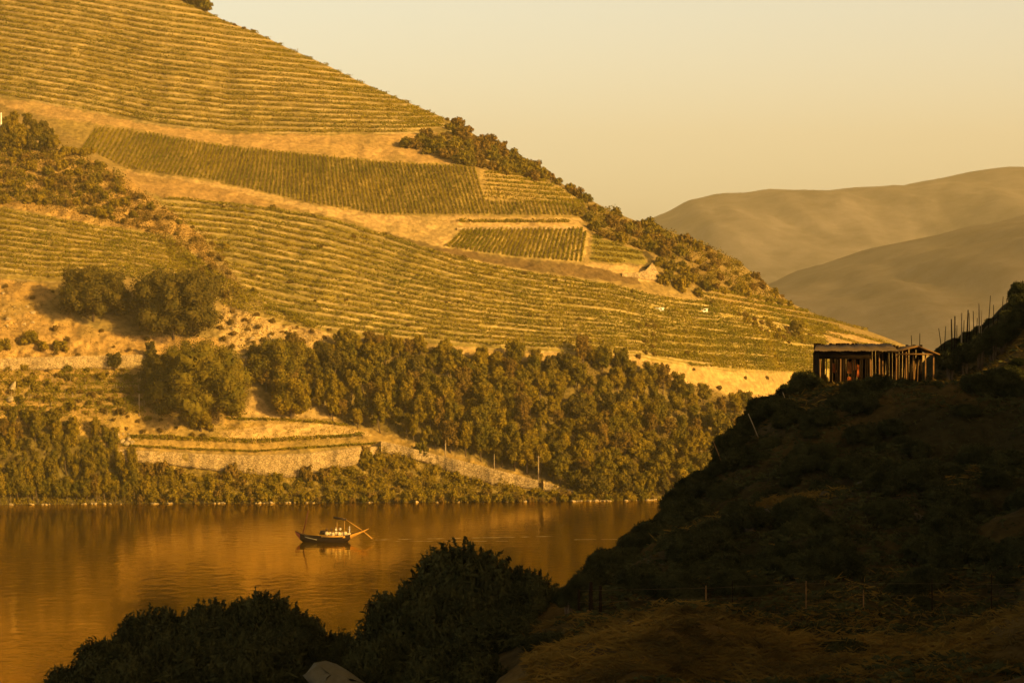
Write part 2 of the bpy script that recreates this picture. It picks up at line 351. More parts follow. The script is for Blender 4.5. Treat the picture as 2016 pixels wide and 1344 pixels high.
paint(WOODMAIN, (0.17, 0.12, 0.045)); paint(CONE1, pale); paint(CONE2, pale); paint(BANK, (0.25, 0.18, 0.06)); paint(WOODLEFT, (0.12, 0.09, 0.03)); paint(WALLU, pale)
C *= np.array((1.0, 0.97, 0.72))
# terraced ground: grassy flats between thin bare banks, following the rows
def banks(mask, ph, lo, hi, flatc):
    f = ph - np.floor(ph); bare = np.clip((f - lo) / 0.12, 0, 1) * np.clip((hi - f) / 0.12, 0, 1)
    bare = bare * np.clip(0.75 + 1.1 * fbm(PX / 40, np.floor(ph) * 3.7, 66, 3), 0, 1)
    bare = (bare * mask)[..., None]; mk = mask[..., None].astype(float)
    return bare, mk, np.array(flatc)
t1 = curve([(-60, -200), (0, -190), (400, -128), (600, -84), (900, 6), (1000, 36)]); b1 = curve([(-60, 178), (0, 188), (150, 212), (300, 243), (450, 259), (650, 262), (800, 262), (900, 256), (1000, 275)])
t2 = curve([(300, 388), (480, 402), (560, 416), (650, 432), (740, 460), (900, 510), (1050, 540), (1200, 560), (1300, 588), (1450, 604), (1620, 642)]); b2 = curve([(300, 590), (450, 606), (560, 636), (650, 652), (760, 664), (900, 678), (1050, 688), (1250, 695), (1330, 710), (1450, 726), (1640, 730)])
t3 = curve([(-60, 400), (0, 412), (200, 450), (330, 470), (430, 545), (640, 652)]); b3 = curve([(-60, 540), (0, 545), (100, 552), (230, 548), (330, 566), (440, 604), (640, 656)])
for mask, ph, lo, hi, fc in ((up, (b1(PX) - PY) / (b1(PX) - t1(PX)) * 36 + 0.9 - 0.15 + 0.15 * fbm(PX / 40, PY / 30, 3, 3), 0.5, 0.95, (0.20, 0.145, 0.04)),
                         (inpoly(jx, jy, MID), 1000 - (PY - t2(PX)) / (b2(PX) - t2(PX)) * 18 + 0.3 - 0.1 + 0.2 * fbm(PX / 50, PY / 30, 4, 3), 0.55, 0.95, (0.20, 0.15, 0.035)),
                         (inpoly(jx, jy, LEFTV), 1000 - (PY - t3(PX)) / np.maximum(b3(PX) - t3(PX), 5) * 12 + 0.2 + 0.25 * fbm(PX / 40, PY / 25, 6, 3), 0.6, 0.95, (0.21, 0.15, 0.035))):
    br, mk, fc = banks(mask, ph, lo, hi, fc); fc = fc * 1.25
    C = C * (1 - mk) + mk * (fc * (1 - br) + np.array((0.47, 0.34, 0.15)) * br)
# dry-grass / bare mottling and faint terrace banks
mott = fbm(PX / 22, PY / 7, 61, 4)[..., None]
C = C * (1 + 0.28 * mott)
patch = np.clip(fbm(PX / 60, PY / 25, 71, 3) * 2.2, 0, 1)[..., None] * 0.35
veg = np.broadcast_to(np.array((0.22, 0.17, 0.05)), C.shape)
C = C * (1 - patch) + veg * patch
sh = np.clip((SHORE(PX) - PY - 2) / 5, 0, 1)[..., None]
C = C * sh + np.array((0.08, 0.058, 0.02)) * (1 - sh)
# skirt below the water and the back of the ridge
rowsX = [Xg]; 
def addrow(dy, z): return None
fx = Xg[:1].copy(); fy = Yg[:1] - 12; fz = Zg[:1] - 5
bk = []
for k in range(1, 9):
    d = 25.0 * k + 4 * k * k
    yy = Yg[-1:] + d; zz = Zg[-1:] - (0.06 * d + 0.0012 * d * d)
    bk.append(((PX[-1:] - 1008.0) / F * yy, yy, zz))
XX = np.concatenate([fx, Xg] + [b[0] for b in bk]); YY = np.concatenate([fy, Yg] + [b[1] for b in bk]); ZZ = np.concatenate([fz, Zg] + [b[2] for b in bk])
CC = np.concatenate([C[:1], C] + [np.broadcast_to(np.array((0.2, 0.15, 0.06)), C[:1].shape)] * 8)
nr, nc = XX.shape
idx = np.arange(nr * nc).reshape(nr, nc)
Q = np.stack([idx[:-1, :-1], idx[:-1, 1:], idx[1:, 1:], idx[1:, :-1]], -1).reshape(-1, 4)
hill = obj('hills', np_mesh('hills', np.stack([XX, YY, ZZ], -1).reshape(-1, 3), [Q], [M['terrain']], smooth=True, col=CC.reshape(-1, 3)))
tag(hill, 'steep terraced valley side rising beyond the river', kind='structure')

# ------------------------------------------------------------------ far mountains
def mountain(name, ridge, Yr, Yf, seed, col, label):
    xs = np.linspace(-600, 3200, 260); v = np.linspace(0, 1, 60)
    rz = curve(ridge)
    px = 1008 + xs / Yr * F
    Hh = CAMZ + (HOR - rz(px)) / F * Yr
    V = np.zeros((76, 260, 3)); 
    for i in range(76):
        if i < 60:
            t = v[i]; y = Yf + (Yr - Yf) * t; prof = math.sin(t * math.pi / 2) ** 0.9
        else:
            t = (i - 59) / 16.0; y = Yr + 1200 * t; prof = 1 - 0.8 * t * t
        rel = 0 if i == 59 else 1
        sp = fbm(xs / 420.0 + 0.5 * i / 60, np.full_like(xs, i / 30.0), seed, 5)
        wv = math.sin(min(i / 59.0, 1) * math.pi)
        V[i, :, 0] = xs + 0; V[i, :, 1] = y + 110 * wv * sp; V[i, :, 2] = Hh * prof + 62 * wv ** 1.5 * fbm(xs / 200.0 + i / 40.0, np.full_like(xs, i / 22.0), seed + 9, 5) - (8 if i == 0 else 0)
    V[59, :, 2] += 7 * fbm(xs / 60, xs * 0, seed, 4)
    ii = np.arange(76 * 260).reshape(76, 260)
    Qm = np.stack([ii[:-1, :-1], ii[:-1, 1:], ii[1:, 1:], ii[1:, :-1]], -1).reshape(-1, 4)
    c = np.array(col) * (1 + 0.3 * fbm(V[..., 0] / 120, V[..., 1] / 90, seed + 3, 4))[..., None]
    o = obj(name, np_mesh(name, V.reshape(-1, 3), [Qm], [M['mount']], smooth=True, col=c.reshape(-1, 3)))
    tag(o, label, kind='structure')
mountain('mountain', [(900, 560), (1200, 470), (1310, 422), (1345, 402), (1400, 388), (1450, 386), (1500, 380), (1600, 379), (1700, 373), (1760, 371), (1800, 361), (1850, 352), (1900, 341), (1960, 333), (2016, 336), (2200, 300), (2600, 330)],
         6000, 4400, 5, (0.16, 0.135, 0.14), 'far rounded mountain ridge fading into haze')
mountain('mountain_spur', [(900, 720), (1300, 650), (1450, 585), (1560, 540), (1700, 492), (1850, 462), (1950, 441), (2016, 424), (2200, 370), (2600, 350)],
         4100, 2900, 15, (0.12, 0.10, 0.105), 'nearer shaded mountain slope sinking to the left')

# ------------------------------------------------------------------ river
def water_mat():
    m = bpy.data.materials.new('river_water'); m.use_nodes = True; n = m.node_tree; L = n.links
    p = n.nodes['Principled BSDF']; p.inputs['Base Color'].default_value = (0.15, 0.062, 0.0005, 1); p.inputs['Specular Tint'].default_value = (0.95, 0.57, 0.10, 1); p.inputs['Roughness'].default_value = 0.06
    p.inputs['IOR'].default_value = 1.45; p.inputs['Specular IOR Level'].default_value = 0.8
    geo = n.nodes.new('ShaderNodeNewGeometry'); mp = n.nodes.new('ShaderNodeMapping'); mp.inputs['Scale'].default_value = (0.42, 0.26, 1)
    L.new(geo.outputs['Position'], mp.inputs[0])
    n1 = n.nodes.new('ShaderNodeTexNoise'); n1.inputs['Scale'].default_value = 0.9; n1.inputs['Detail'].default_value = 4
    n2 = n.nodes.new('ShaderNodeTexNoise'); n2.inputs['Scale'].default_value = 0.012; n2.inputs['Detail'].default_value = 3
    L.new(mp.outputs[0], n1.inputs[0]); L.new(geo.outputs['Position'], n2.inputs[0])
    mr = n.nodes.new('ShaderNodeMapRange'); mr.inputs[1].default_value = 0.42; mr.inputs[2].default_value = 0.62; mr.inputs[3].default_value = 0.3; mr.inputs[4].default_value = 1.0
    L.new(n2.outputs[0], mr.inputs[0])
    mu = n.nodes.new('ShaderNodeMath'); mu.operation = 'MULTIPLY'; L.new(n1.outputs[0], mu.inputs[0]); L.new(mr.outputs[0], mu.inputs[1])
    b = n.nodes.new('ShaderNodeBump'); b.inputs['Strength'].default_value = 1.0; b.inputs['Distance'].default_value = 0.17
    L.new(mu.outputs[0], b.inputs['Height'])
    gl = n.nodes.new('ShaderNodeBsdfGlossy'); gl.inputs['Color'].default_value = (0.90, 0.70, 0.25, 1); gl.inputs['Roughness'].default_value = 0.06
    df = n.nodes.new('ShaderNodeBsdfDiffuse'); df.inputs['Color'].default_value = (0.085, 0.048, 0.003, 1)
    fr = n.nodes.new('ShaderNodeFresnel'); fr.inputs['IOR'].default_value = 1.6; ms = n.nodes.new('ShaderNodeMixShader')
    L.new(b.outputs[0], gl.inputs['Normal']); L.new(fr.outputs[0], ms.inputs[0]); L.new(df.outputs[0], ms.inputs[1]); L.new(gl.outputs[0], ms.inputs[2])
    n.nodes.remove(p); L.new(ms.outputs[0], n.nodes['Material Output'].inputs[0])
    return m
M['water'] = water_mat()
wx = np.linspace(-900, 1500, 25); wy = np.linspace(20, 2300, 25)
WX, WY = np.meshgrid(wx, wy); ii = np.arange(625).reshape(25, 25)
riv = obj('river', np_mesh('river', np.stack([WX, WY, WX * 0], -1).reshape(-1, 3), [np.stack([ii[:-1, :-1], ii[:-1, 1:], ii[1:, 1:], ii[1:, :-1]], -1).reshape(-1, 4)], [M['water']]))
tag(riv, 'calm golden river reflecting the sunlit hillside', kind='structure')

# ------------------------------------------------------------------ near hillside (heightfield)
ST = [
 (-260, [(-250, -5), (-90, 0), (0, 36), (60, 66), (170, 118), (400, 150)]),
 (-30, [(-250, -5), (-90, 0), (-40, 20), (-8, 36), (0, 38.2), (10, 40), (40, 55), (170, 122), (400, 150)]),
 (0, [(-250, -5), (-90, 0), (-40, 20), (-8, 35), (0, 38.2), (10, 39.5), (40, 54), (170, 120), (400, 150)]),
 (20, [(-250, -5), (-90, 0), (-40, 16), (-8, 32), (0, 34.8), (10, 36), (40, 50), (170, 118), (400, 150)]),
 (50, [(-250, -5), (-85, 0), (-40, 10), (-15, 22), (-5, 28.5), (0, 30.5), (10, 31.5), (25, 36), (60, 56), (160, 112), (400, 150)]),
 (75, [(-250, -5), (-80, -1), (-40, 8), (-15, 19), (-6, 25), (0, 29), (5, 29.8), (16, 30), (30, 37), (60, 55), (160, 110), (400, 150)]),
 (95, [(-250, -5), (-75, -1), (-40, 6), (-20, 14), (-8, 23), (-1, 28), (2, 29.6), (8, 29.9), (20, 30.2), (34, 38), (60, 54), (160, 108), (400, 150)]),
 (118, [(-250, -5), (-70, -1), (-20, 11), (-5, 22), (2, 28), (4.3, 29.9), (8, 31.2), (12, 32.5), (17, 33.2), (25, 33.6), (30, 36), (60, 54), (160, 106), (400, 150)]),
 (126, [(-250, -5), (-65, -1), (-20, 9), (0, 23), (5, 28.5), (8.0, 31.4), (11, 32.7), (17, 33.4), (26, 33.9), (35, 39), (60, 54), (160, 105), (400, 150)]),
 (136, [(-250, -5), (-60, -2), (-10, 10), (0, 21), (7, 28), (10.5, 32.2), (12.5, 34.3), (16, 36.8), (20, 37.6), (28, 38.2), (36, 42), (60, 54), (160, 104), (400, 150)]),
 (148, [(-250, -5), (-50, -2), (-5, 10), (5, 22), (10, 29), (13.5, 34.5), (15.5, 37), (19, 38.0), (25, 38.1), (28, 40.3), (30, 42.0), (33, 43.6), (45, 48), (60, 54), (160, 102), (400, 150)]),
 (160, [(-250, -5), (-50, -2), (0, 10), (8, 22), (12, 29), (17, 36.0), (20, 38.0), (26, 38.2), (28, 40.6), (30, 42.0), (32, 43.2), (36, 45.2), (60, 54), (160, 100), (400, 150)]),
 (190, [(-250, -5), (-50, -3), (0, 0), (10, 10), (20, 25), (30, 33), (40, 40), (80, 60), (160, 90), (400, 140)]),
 (260, [(-250, -5), (-50, -5), (20, -3), (40, 6), (80, 30), (160, 62), (400, 120)]),
 (330, [(-250, -5), (60, -4), (100, 8), (200, 40), (400, 90)]),
 (420, [(-250, -6), (150, -5), (220, 8), (400, 40)]),
]
nx = np.concatenate([np.linspace(-250, -32, 30), np.arange(-30, 42, 0.4), np.linspace(44, 220, 70), np.linspace(225, 400, 20)])
ny = np.concatenate([np.linspace(-260, 38, 80), np.arange(40, 172, 0.5), np.linspace(174, 420, 30)])
prof = np.array([np.interp(nx, [a for a, b in s[1]], [b for a, b in s[1]]) for s in ST])
sy = np.array([s[0] for s in ST], float)
NZ = np.array([[0.0] * len(nx)] * len(ny))
for j in range(len(nx)): NZ[:, j] = np.interp(ny, sy, prof[:, j])
Zs = blur(blur(NZ, 2.5, 0), 2.0, 1)
NXg, NYg = np.meshgrid(nx, ny)
vis = np.clip((NZ - 3) / 10, 0, 1)
NZ = Zs + vis * (1.25 * fbm(NXg / 6, NYg / 4, 81, 4) + 0.3 * fbm(NXg / 1.3, NYg / 1.3, 91, 2))
pad = np.exp(-(((NXg - 24) / 7) ** 4) - (((NYg - 150) / 7) ** 4))         # level ground under the shed
NZ = NZ * (1 - pad) + np.maximum(Zs, 37.9) * pad * 0 + (38.05) * pad
# dip carved in the unseen right-hand ridge so low sun reaches the shed
s2 = np.array((math.sin(R(SUN_AZ)), -math.cos(R(SUN_AZ)))); al = (NXg - 24) * s2[0] + (NYg - 149.5) * s2[1]; pe = -(NXg - 24) * s2[1] + (NYg - 149.5) * s2[0]
cap = 37.2 + (math.tan(R(SUN_EL)) - 0.07) * al; wn = np.clip((al - 11) / 4, 0, 1) * np.clip((pe + 6.5 + al * 0.02) / 1.5, 0, 1) * np.clip((14 + al * 0.03 - pe) / 6, 0, 1)
NZ = NZ * (1 - wn) + np.minimum(NZ, cap) * wn
def nz(x, y):
    j = float(np.interp(x, nx, np.arange(len(nx)))); i = float(np.interp(y, ny, np.arange(len(ny))))
    j0 = min(int(j), len(nx) - 2); i0 = min(int(i), len(ny) - 2); fj = j - j0; fi = i - i0
    return float((NZ[i0, j0] * (1 - fj) + NZ[i0, j0 + 1] * fj) * (1 - fi) + (NZ[i0 + 1, j0] * (1 - fj) + NZ[i0 + 1, j0 + 1] * fj) * fi)
pn = fbm(NXg / 6, NYg / 4, 101, 4)[..., None]
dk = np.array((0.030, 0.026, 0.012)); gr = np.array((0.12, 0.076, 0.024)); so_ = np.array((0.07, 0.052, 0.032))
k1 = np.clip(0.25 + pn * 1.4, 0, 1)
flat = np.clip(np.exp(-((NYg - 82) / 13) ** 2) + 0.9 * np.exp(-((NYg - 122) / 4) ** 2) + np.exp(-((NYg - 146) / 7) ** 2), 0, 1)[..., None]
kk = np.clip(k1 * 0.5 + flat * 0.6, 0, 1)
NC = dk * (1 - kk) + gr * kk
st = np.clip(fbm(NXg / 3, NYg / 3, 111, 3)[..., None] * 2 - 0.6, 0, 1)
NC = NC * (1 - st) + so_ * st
ii = np.arange(NXg.size).reshape(NXg.shape)
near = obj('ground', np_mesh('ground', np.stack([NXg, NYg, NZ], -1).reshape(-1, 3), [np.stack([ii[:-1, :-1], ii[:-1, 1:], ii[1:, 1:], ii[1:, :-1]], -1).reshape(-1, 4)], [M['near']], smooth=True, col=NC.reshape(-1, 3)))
tag(near, 'near hillside in deep shade above the river', kind='structure')

# ------------------------------------------------------------------ haze
hb = MB(); hb.box((900, 3900, 390), (3700 + 2200, 8600, 800 + 20))
hz = bpy.data.materials.new('valley_haze'); hz.use_nodes = True; n_ = hz.node_tree; n_.nodes.clear()
pv = n_.nodes.new('ShaderNodeVolumePrincipled'); pv.inputs['Density'].default_value = 1.15e-4; pv.inputs['Color'].default_value = (0.88, 0.77, 0.50, 1); pv.inputs['Anisotropy'].default_value = 0.08
oo = n_.nodes.new('ShaderNodeOutputMaterial'); n_.links.new(pv.outputs[0], oo.inputs['Volume'])
hzo = hb.build('haze', hz); tag(hzo, 'thin golden evening haze filling the valley', kind='stuff')
# ------------------------------------------------------------------ foliage generators
def leaf_quads(Pc, Nn, size, asp=1.0, rng=rs, up=0.0):
    """one small quad per point, facing about Nn"""
    n = len(Pc)
    Nn = Nn / np.maximum(np.linalg.norm(Nn, axis=1, keepdims=True), 1e-6)
    r = rng.randn(n, 3); r[:, 2] += up
    a = np.cross(Nn, r); a /= np.maximum(np.linalg.norm(a, axis=1, keepdims=True), 1e-6)
    b = np.cross(Nn, a)
    if up > 0: a, b = b, a
    s = (size * (0.65 + 0.7 * rng.rand(n)))[:, None] if np.isscalar(size) else size[:, None]
    a = a * s * asp * 0.5; b = b * s / asp * 0.5
    V = np.stack([Pc - a, Pc - b * (0.6 + 0.5 * rng.rand(n, 1)), Pc + a, Pc + b * (0.6 + 0.5 * rng.rand(n, 1))], 1).reshape(-1, 3)
    return V, np.arange(4 * n).reshape(-1, 4)

def lobes_crown(rng, lobes, n, size, asp=1.0, up=0.0, core=0.62, jit=0.6, lo=0.76, sp=0.34):
    """lobes: list of (cx,cy,cz,rx,ry,rz). leaves lie in the outer shell of every lobe; a rough inner mass keeps the crown from being see-through"""
    L = np.array(lobes); wgt = (L[:, 3] * L[:, 5]) ** 1.0; pick = rng.choice(len(L), n, p=wgt / wgt.sum())
    d = rng.randn(n, 3); d /= np.linalg.norm(d, axis=1, keepdims=True)
    rad = (lo + sp * rng.rand(n))[:, None]
    bump = 1 + 0.22 * np.sin(d[:, :1] * 5 + pick[:, None]) * np.sin(d[:, 1:2] * 6 + 2.0 * pick[:, None]) * np.sin(d[:, 2:3] * 5)
    Pc = L[pick, :3] + d * L[pick, 3:6] * rad * bump
    V, Qd = leaf_quads(Pc, d + jit * rng.randn(n, 3), size, asp, rng, up)
    sv, sq = cube_sphere(3)
    Vs = [V]; Qs = [Qd]; k = len(V)
    for l in L:
        q = sv * (core * (1 + 0.25 * rng.randn(len(sv), 1))) * l[3:6] + l[:3]
        Vs.append(q); Qs.append(sq + k); k += len(q)
    return np.concatenate(Vs), np.concatenate(Qs)

def trunk_mb(rng, h, r, spread, n=4):
    b = MB()
    b.tube([(0, 0, -0.6), (0.05 * h * rng.randn(), 0.05 * h * rng.randn(), h * 0.45), (0.06 * h * rng.randn(), 0.06 * h * rng.randn(), h * 0.8)], [r, r * 0.75, r * 0.35], 7)
    for k in range(n):
        a = 2 * math.pi * k / n + rng.rand(); z0 = h * (0.3 + 0.3 * rng.rand())
        b.tube([(0, 0, z0), (math.cos(a) * spread * 0.45, math.sin(a) * spread * 0.45, z0 + h * 0.18), (math.cos(a) * spread * 0.8, math.sin(a) * spread * 0.8, z0 + h * 0.32)], [r * 0.45, r * 0.3, r * 0.12], 5)
    return b

def crown_lobes(rng, R_, H, z0, n, flat=1.0):
    n = int(n * 1.6); big = n > 30; out = [(0, 0, z0 + H * 0.5, R_ * (0.66 if big else 0.55), R_ * (0.66 if big else 0.55), H * (0.42 if big else 0.36))]
    for k in range(n):
        a = 2.4 * k + rng.rand(); u = rng.rand(); rr = R_ * (0.35 + 0.4 * u); z = z0 + H * (0.12 + 0.72 * ((k + 0.5) / n))
        sc = math.sqrt(max(0.25, 1 - ((z - z0 - H * 0.42) / (H * 0.62)) ** 2))
        q = R_ * ((0.12 + 0.14 * rng.rand()) if big else (0.17 + 0.19 * rng.rand()))
        if big: rr = R_ * (0.45 + 0.4 * u)
        out.append((math.cos(a) * rr * sc, math.sin(a) * rr * sc, z, q, q, q * flat * (0.85 + 0.3 * rng.rand())))
    return out

def two_mat(name, crown, trunk, mleaf, mbark):
    V, Qd = crown; tv = np.concatenate(trunk.V); tq = np.concatenate(trunk.Q); tt = np.concatenate(trunk.T); k = len(V)
    return np_mesh(name, np.concatenate([V, tv]), [Qd, tq + k, tt + k], [mleaf, mbark], midx=[0, 1, 1])

WOOD = []
for k in range(7):
    g = np.random.RandomState(100 + k); Rr = 3.0 + 0.7 * g.rand(); Hh = 6.0 + 2.5 * g.rand()
    WOOD.append(two_mat('tree', lobes_crown(g, crown_lobes(g, Rr, Hh, 1.6, 10), 2300, 0.44), trunk_mb(g, 6, 0.22, 2.0), (M['leaf'], M['leafy'], M['leaf'], M['leafdark'], M['leafy'], M['leaf'], M['scrub'])[k], M['bark']))
TALL = []
for k in range(4):
    g = np.random.RandomState(200 + k); Rr = 2.2 + 0.5 * g.rand(); Hh = 9.0 + 3 * g.rand()
    TALL.append(two_mat('tree', lobes_crown(g, crown_lobes(g, Rr, Hh, 2.2, 13, 1.5), 2300, 0.44), trunk_mb(g, 8, 0.2, 1.6), M['leafy'] if k % 2 else M['leaf'], M['bark']))
BUSH = []
for k in range(6):
    g = np.random.RandomState(300 + k)
    BUSH.append(np_mesh('shrub', *[(lambda c: c[0])(x) if i == 0 else [x[1]] for i, x in enumerate([lobes_crown(g, crown_lobes(g, 1.7, 2.0, 0.0, 6, 0.9), 560, 0.36)] * 2)], [M['scrub'] if k % 2 else M['leaf']]))
BUSHG = [np_mesh('shrub', b_[0], [b_[1]], [M['leafy']]) for b_ in [lobes_crown(np.random.RandomState(330 + k), crown_lobes(np.random.RandomState(330 + k), 1.7, 2.3, 0.0, 6, 1.1), 560, 0.36) for k in range(4)]]

def scatter(poly, spacing, n_max, rng, yscale=1.0):
    xs_ = [p[0] for p in poly]; ys_ = [p[1] for p in poly]
    pts = []; tries = 0
    while len(pts) < n_max and tries < 60000:
        tries += 1
        x = rng.uniform(max(min(xs_), -60), max(xs_)); y = rng.uniform(min(ys_), max(ys_))
        if not inpoly(x, y, poly): continue
        if any((x - a) ** 2 + ((y - b) * yscale) ** 2 < spacing ** 2 for a, b in pts): continue
        pts.append((x, y))
    return pts

PL = []
LOOK = {}
def plant(name, me, px, py, s, rng, label, cat, group=None, sz=None, dz=-0.15):
    p = P(px, py); p.z += dz
    rot = (rng.uniform(-0.06, 0.06), rng.uniform(-0.06, 0.06), rng.uniform(0, 6.28)); szz = s * (sz or rng.uniform(0.88, 1.15))
    PL.append((name, me, p, rot, (s, s, szz), label, cat, group, px, py))
def place_all():
    """at most 290 of a kind stand as things of their own; the smaller rest is one object"""
    for nm, stuffname, lab in (('tree', 'wood', 'mass of further trees filling the hillside wood'), ('riverside_tree', 'thicket', 'further growth of the riverside thicket'), ('scrub_tree', 'scrub', 'further scrub trees on the wooded spur'), ('shrub', 'bushes', 'smallest bushes scattered over the valley side')):
        L_ = [r for r in PL if r[0] == nm]
        L_.sort(key=lambda r: -(r[4][0] * (2.3 if r[7] is None else 1) / r[2].y))
        for r in L_[:290]:
            lb = r[5]
            if r[7]:
                grp = [z for z in L_[:290] if z[7] == r[7]]
                if len(grp) > 12:
                    ys = sorted(z[9] for z in grp); xs2 = sorted(z[8] for z in grp); ss = sorted(z[4][0] for z in grp); n3 = len(grp) // 3
                    v = 'low down' if r[9] > ys[2 * n3] else ('halfway up' if r[9] > ys[n3] else 'high up')
                    h = 'at the left' if r[8] < xs2[n3] else ('in the centre' if r[8] < xs2[2 * n3] else 'at the right')
                    z_ = 'small ' if r[4][0] < ss[n3] else ('large ' if r[4][0] > ss[2 * n3] else '')
                    lb = z_ + lb + ', ' + v + ' ' + h
                    lb = ' '.join(lb.split()[:16 + 0]) if len(lb.split()) <= 16 else z_ + ' '.join(SHORT[r[7]].split()) + ', ' + v + ' ' + h
            o = obj(nm, r[1], None, r[2], r[3], r[4]); tag(o, lb, r[6], r[7])
        rest = L_[290:]
        if rest:
            Vs = []; Qs = []; k = 0
            for r in rest:
                me = r[1]; n = len(me.vertices); v = np.zeros(n * 3, np.float32); me.vertices.foreach_get('co', v); v = v.reshape(-1, 3) * np.array(r[4])
                c_, s_ = math.cos(r[3][2]), math.sin(r[3][2]); v = np.stack([v[:, 0] * c_ - v[:, 1] * s_, v[:, 0] * s_ + v[:, 1] * c_, v[:, 2]], -1) + np.array(r[2])
                nq = sum(1 for p_ in me.polygons if p_.loop_total == 4); li = np.zeros(len(me.loops), np.int32); me.loops.foreach_get('vertex_index', li)
                Qs.append(li[:nq * 4].reshape(-1, 4) + k); Vs.append(v); k += n
            tag(obj(stuffname, np_mesh(stuffname, np.concatenate(Vs), [np.concatenate(Qs)], [M['scrub'] if nm == 'shrub' else M['leaf']])), lab, kind='stuff')
SHORT = {'trees of the wood above the wall': 'tree in the wood above the riverside wall', 'trees in the middle of the wood': 'tree in the middle of the hillside wood',
 'trees at the wood end near the bare field': 'tree at the right end of the hillside wood', 'trees of the wood left end': 'tree at the left end of the hillside wood',
 'riverside thicket trees': 'tree in the riverside thicket', 'scrub belt on the spur ridge': 'scrub tree on the wooded spur ridge', 'scrub on the left spur crest': 'bush on the left spur crest',
 'copse on the upper spur': 'scrub tree in the upper copse', 'stray bushes in the middle vineyard': 'stray bush between the middle terraces', 'bushes on the bare spur flank': 'bush on the bare left flank',
 'bushes on the river bank': 'bush on the sloping river bank', 'bushes on the lower left terraces': 'bush on the neglected terraces', 'bushes on the rocky bank': 'bush among the pale rocks',
 'bushes on the bare left bank': 'bush on the bare left bank', 'bushes in the dry grass': 'bush in the dry grass', 'bushes on the bare strip': 'bush above the hillside wood', 'diagonal thicket on the right slope': 'bush in the diagonal thicket',
 'tree clump on the left spur': 'tree in the left spur clump'}
def plant_now(name, me, px, py, s, rng, label, cat, group=None, sz=None, dz=-0.15):
    p = P(px, py); p.z += dz
    o = obj(name, me, None, p, (rng.uniform(-0.06, 0.06), rng.uniform(-0.06, 0.06), rng.uniform(0, 6.28)), (s, s, s * (sz or rng.uniform(0.88, 1.15))))
    return tag(o, label, cat, group)

g = np.random.RandomState(11)
def ordinal(n):
    ones = ['', 'first', 'second', 'third', 'fourth', 'fifth', 'sixth', 'seventh', 'eighth', 'ninth', 'tenth', 'eleventh', 'twelfth', 'thirteenth', 'fourteenth', 'fifteenth', 'sixteenth', 'seventeenth', 'eighteenth', 'nineteenth']
    tens = {2: 'twent', 3: 'thirt', 4: 'fort', 5: 'fift', 6: 'sixt', 7: 'sevent', 8: 'eight', 9: 'ninet'}
    if n < 20: return ones[n]
    h = ''
    if n >= 100: h = 'hundred-and-'; n -= 100
    if n == 0: return 'hundredth'
    if n < 20: return h + ones[n]
    return h + (tens[n // 10] + 'ieth' if n % 10 == 0 else tens[n // 10] + 'y-' + ones[n % 10])

# --- the big wood above the river: trees of one dense mass, split by where they stand
ax = np.concatenate([np.arange(486, 1490, 1)])
zones = [
 ('round leafy tree in the wood edge between the bare gullies and the big riverside tree', 'trees of the wood left end', lambda x, y: x < 665),
 ('tree in the dense hillside wood close above the sloping riverside wall', 'trees of the wood above the wall', lambda x, y: x < 1010),
 ('tree in the dense middle of the hillside wood above the stony shore', 'trees in the middle of the wood', lambda x, y: x < 1260),
 ('tree in the dense wood thinning out towards the dark near hillside', 'trees at the wood end near the bare field', lambda x, y: True)]
pts = scatter(WOODMAIN, 19.5, 285, g, 1.0)
# cover the lower edge with tall trees
for (x, y) in pts:
    zi = next(i for i, z in enumerate(zones) if z[2](x, y))
    lowedge = (x < 1060 and y > np.interp(x, [620, 760, 900, 1060], [770, 800, 830, 880]))
    me = TALL[g.randint(4)] if (lowedge and g.rand() < 0.6) else WOOD[g.randint(7)]
    plant('tree', me, x, min(y + (24 if x > 1150 else 16), max(y + 4, float(np.interp(x, [600, 660, 760, 860, 950, 1050, 1110, 1180, 1330, 1420, 1480], [790, 832, 854, 884, 909, 936, 960, 980, 980, 940, 890])))), g.uniform(0.5, 1.02) * (1.15 if x < 1100 else 1.1), g, zones[zi][0], 'tree', zones[zi][1])
# willow-like trees along the water at the left
for (x, y) in scatter(WOODLEFT, 24, 60, g, 0.9) + [(x_, 988) for x_ in range(-20, 290, 19)]:
    me = TALL[g.randint(4)] if g.rand() < 0.45 else WOOD[g.randint(7)]
    plant('riverside_tree', me, x, y, g.uniform(0.65, 0.95) if y > 900 else g.uniform(0.55, 0.8), g, 'bushy green tree in the riverside thicket at the left end of the far bank', 'tree', 'riverside thicket trees')
# scrub woods on the spur
for (x, y) in scatter(WOODUP, 15, 95, g):
    plant('scrub_tree', BUSH[g.randint(6)], x, y + 6, g.uniform(1.3, 2.4), g, 'brown green scrub tree in the copse below the upper vineyard skyline', 'shrub', 'copse on the upper spur')
for (x, y) in scatter(WOODSPUR, 17, 150, g):
    c_ = 1.3 if y < 500 else 0.95
    plant('scrub_tree', BUSH[g.randint(6)] if g.rand() < 0.75 else BUSHG[g.randint(4)], x, y + 7, g.uniform(0.85, 1.75) * c_, g, 'brown scrub tree in the belt of woodland running down the spur', 'shrub', 'scrub belt on the spur ridge')
for i, x in enumerate((1055, 1072, 1066)):
    plant('shrub', BUSH[i], x, float(SKY(x)) + 6, 1.9 - 0.3 * i, g, 'small scrub tree standing alone on the skyline below the copse', 'shrub', 'lone skyline scrub')
for x in (322, 336, 350, 364, 378, 392, 404):
    plant('shrub', BUSH[g.randint(6)], x, float(SKY(x)) + 3, g.uniform(1.9, 2.9), g, 'dark skyline tree at the top edge above the vineyard', 'tree', 'skyline trees over the upper vineyard')
